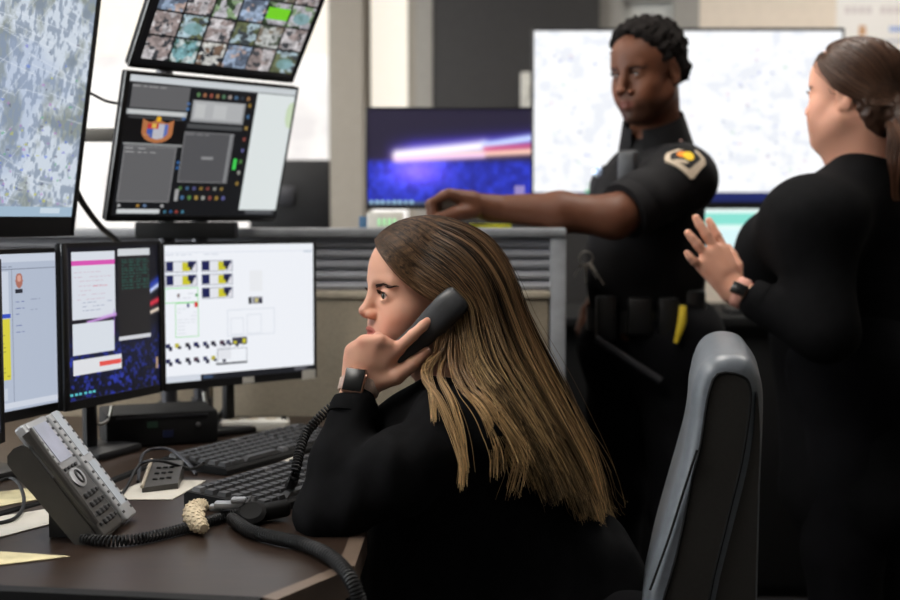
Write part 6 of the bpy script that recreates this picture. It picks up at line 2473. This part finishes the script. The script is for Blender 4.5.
# white power strip by the partition
t = thing('power_strip', 'white power strip lying at the back of the desk under the bright screen', 'power strip', onz(255, 428, DZ))
Mx = frame(onz(254, 432, DZ) + Vector((0.0, 0.012, 0.0)), (1, 0.05, 0), (-0.05, 1, 0), (0, 0, 1))
obj('body', MB().box((0, 0, 0.013), (0.145, 0.05, 0.026), Mx, r=0.006, seg=3), MATS['white_plastic'], t, smooth=True)
for i in range(3):
    obj('socket', MB().lathe([(0.013, 0), (0.013, 0.002), (0.010, 0.001)], 16, Mx @ Matrix.Translation((-0.045 + 0.04 * i, 0, 0.0255))), MATS['trim_beige'], t, smooth=True)
obj('switch', MB().box((0.062, 0, 0.028), (0.01, 0.018, 0.006), Mx, r=0.002), MATS['matte_black'], t, smooth=True)

# pens
for (x, y, col_, nm) in ((284, 441, rgb(40, 90, 190), 'blue'), (296, 439, rgb(50, 130, 70), 'green'), (304, 437, rgb(214, 190, 50), 'yellow')):
    m_ = mat('pen_' + nm, col_, 0.4)
    p = onz(x, y, DZ) + up * 0.0065 + Vector((0, 0.04, 0))
    d_ = Vector((0.8, 0.55, 0)).normalized()
    t = thing('marker_pen', nm + ' marker pen lying behind the keyboards', 'pen', p, 'marker pens')
    obj('barrel', MB().tube([p - d_ * 0.045, p + d_ * 0.03], 0.006, 12), MATS['white_plastic'] if nm == 'blue' else MATS['matte_black'], t, smooth=True)
    obj('cap', MB().tube([p - d_ * 0.046, p - d_ * 0.085, p - d_ * 0.088], [0.0066, 0.0062, 0.004], 12), m_, t, smooth=True)


def cable(label, pts, r_, m=None):
    return tag(obj('cable', MB().tube(spline(pts, 10), r_, 8), m or MATS['black_plastic'], smooth=True), label, 'cable', 'loose cables')


cable('black cable hanging between the map screen and the badge screen', [at(76, 190, 2.36), at(84, 205, 2.40), at(100, 226, 2.50), at(118, 242, 2.62), at(130, 262, 2.70)], 0.006)
cable('thin black cable looped behind the upper screens', [at(78, 88, 2.42), at(92, 94, 2.46), at(106, 101, 2.52), at(122, 104, 2.58)], 0.003)
cable('black cord curling over the card reader to the chunky-keyed keyboard', [onz(112, 508, DZ) + up * 0.004, onz(126, 492, DZ) + up * 0.006, onz(140, 482, DZ) + up * 0.03, onz(160, 484, DZ) + up * 0.04, onz(190, 480, DZ) + up * 0.02, onz(204, 484, DZ) + up * 0.036], 0.0028)
cable('grey cord arched behind the card reader', [onz(138, 484, DZ) + up * 0.004, onz(144, 470, DZ) + up * 0.03, onz(168, 468, DZ) + up * 0.035, onz(188, 472, DZ) + up * 0.016, onz(196, 476, DZ) + up * 0.003], 0.003, MATS['metal_dark'])
cable('black cable loop at the left end of the desk', [onz(-30, 500, DZ) + up * 0.004, onz(10, 490, DZ) + up * 0.02, onz(24, 505, DZ) + up * 0.012, onz(14, 522, DZ) + up * 0.005, onz(-30, 530, DZ) + up * 0.004], 0.003)
cable('pair of black leads dropping below the bright screen to the power strip', [at(231, 386, 2.66), at(229, 400, 2.66), at(222, 412, 2.66), onz(216, 424, DZ) + up * 0.004], 0.0045)
cable('pale lead below the bright screen', [at(204, 392, 2.62), at(206, 402, 2.62), at(212, 412, 2.63), onz(222, 422, DZ) + up * 0.004], 0.004, MATS['white_plastic'])
cable('pale loop of cable under the dark screen', [at(92, 412, 2.42), at(98, 424, 2.42), at(108, 420, 2.43), at(112, 406, 2.44)], 0.003, MATS['white_plastic'])

# dark mounting bar under the badge screen
bar = MB().box(((at(138, 226, 2.70).x + at(236, 226, 2.70).x) / 2, 2.70, 1.178), (0.215, 0.05, 0.036), r=0.005)
t = tag(obj('mounting_bar', bar, MATS['matte_black'], smooth=True), 'flat black mounting bar under the badge screen', 'bracket')
q0, q1 = at(60, 136, 2.62), at(124, 134, 2.66)
mat('bar_grey', rgb(86, 84, 80), 0.5)
t = tag(obj('support_bar', MB().box((q0 + q1) / 2, ((q1 - q0).length, 0.03, 0.028), r=0.005), MATS['bar_grey'], smooth=True), 'grey support bar between the map screen and the badge screen', 'bracket')

# ------------------------------------------------------------------ things on the counter behind the partition
t = thing('digital_clock', 'small white digital clock with green display on the counter', 'clock', (at(384, 218, 3.02).x, 3.04, CZ))
a, b = at(367, 222, 3.02), at(403, 210, 3.02)
obj('case', MB().box(((a.x + b.x) / 2, 3.04, CZ + 0.027), (b.x - a.x, 0.05, 0.054), r=0.005), MATS['white_plastic'], t, smooth=True)
g = glow('green_digits', rgb(30, 190, 60), 0.7)
for i in range(4):
    x = (a.x + b.x) / 2 - 0.014 + 0.0125 * i
    obj('digit', MB().box((x, 3.0145, CZ + 0.030), (0.008, 0.002, 0.018)), g, t)
t = tag(box_obj('paper_stack', (at(432, 218, 3.0).x, 3.02, CZ + 0.014), (0.16, 0.14, 0.028), MATS['paper'], r=0.002), 'stack of white paper under the officer\'s hand', 'paper')
t = tag(box_obj('notepad', (at(490, 222, 2.99).x, 3.01, CZ + 0.013), (0.10, 0.12, 0.026), mat('pad_yellow', rgb(226, 222, 50), 0.7), r=0.002), 'bright yellow notepad on the counter below the officer\'s forearm', 'notepad')
t = tag(box_obj('card_box', (at(363, 220, 3.02).x, 3.05, CZ + 0.022), (0.02, 0.05, 0.044), mat('box_blue', rgb(60, 96, 130), 0.6), r=0.003), 'small blue box at the left of the digital clock', 'box')
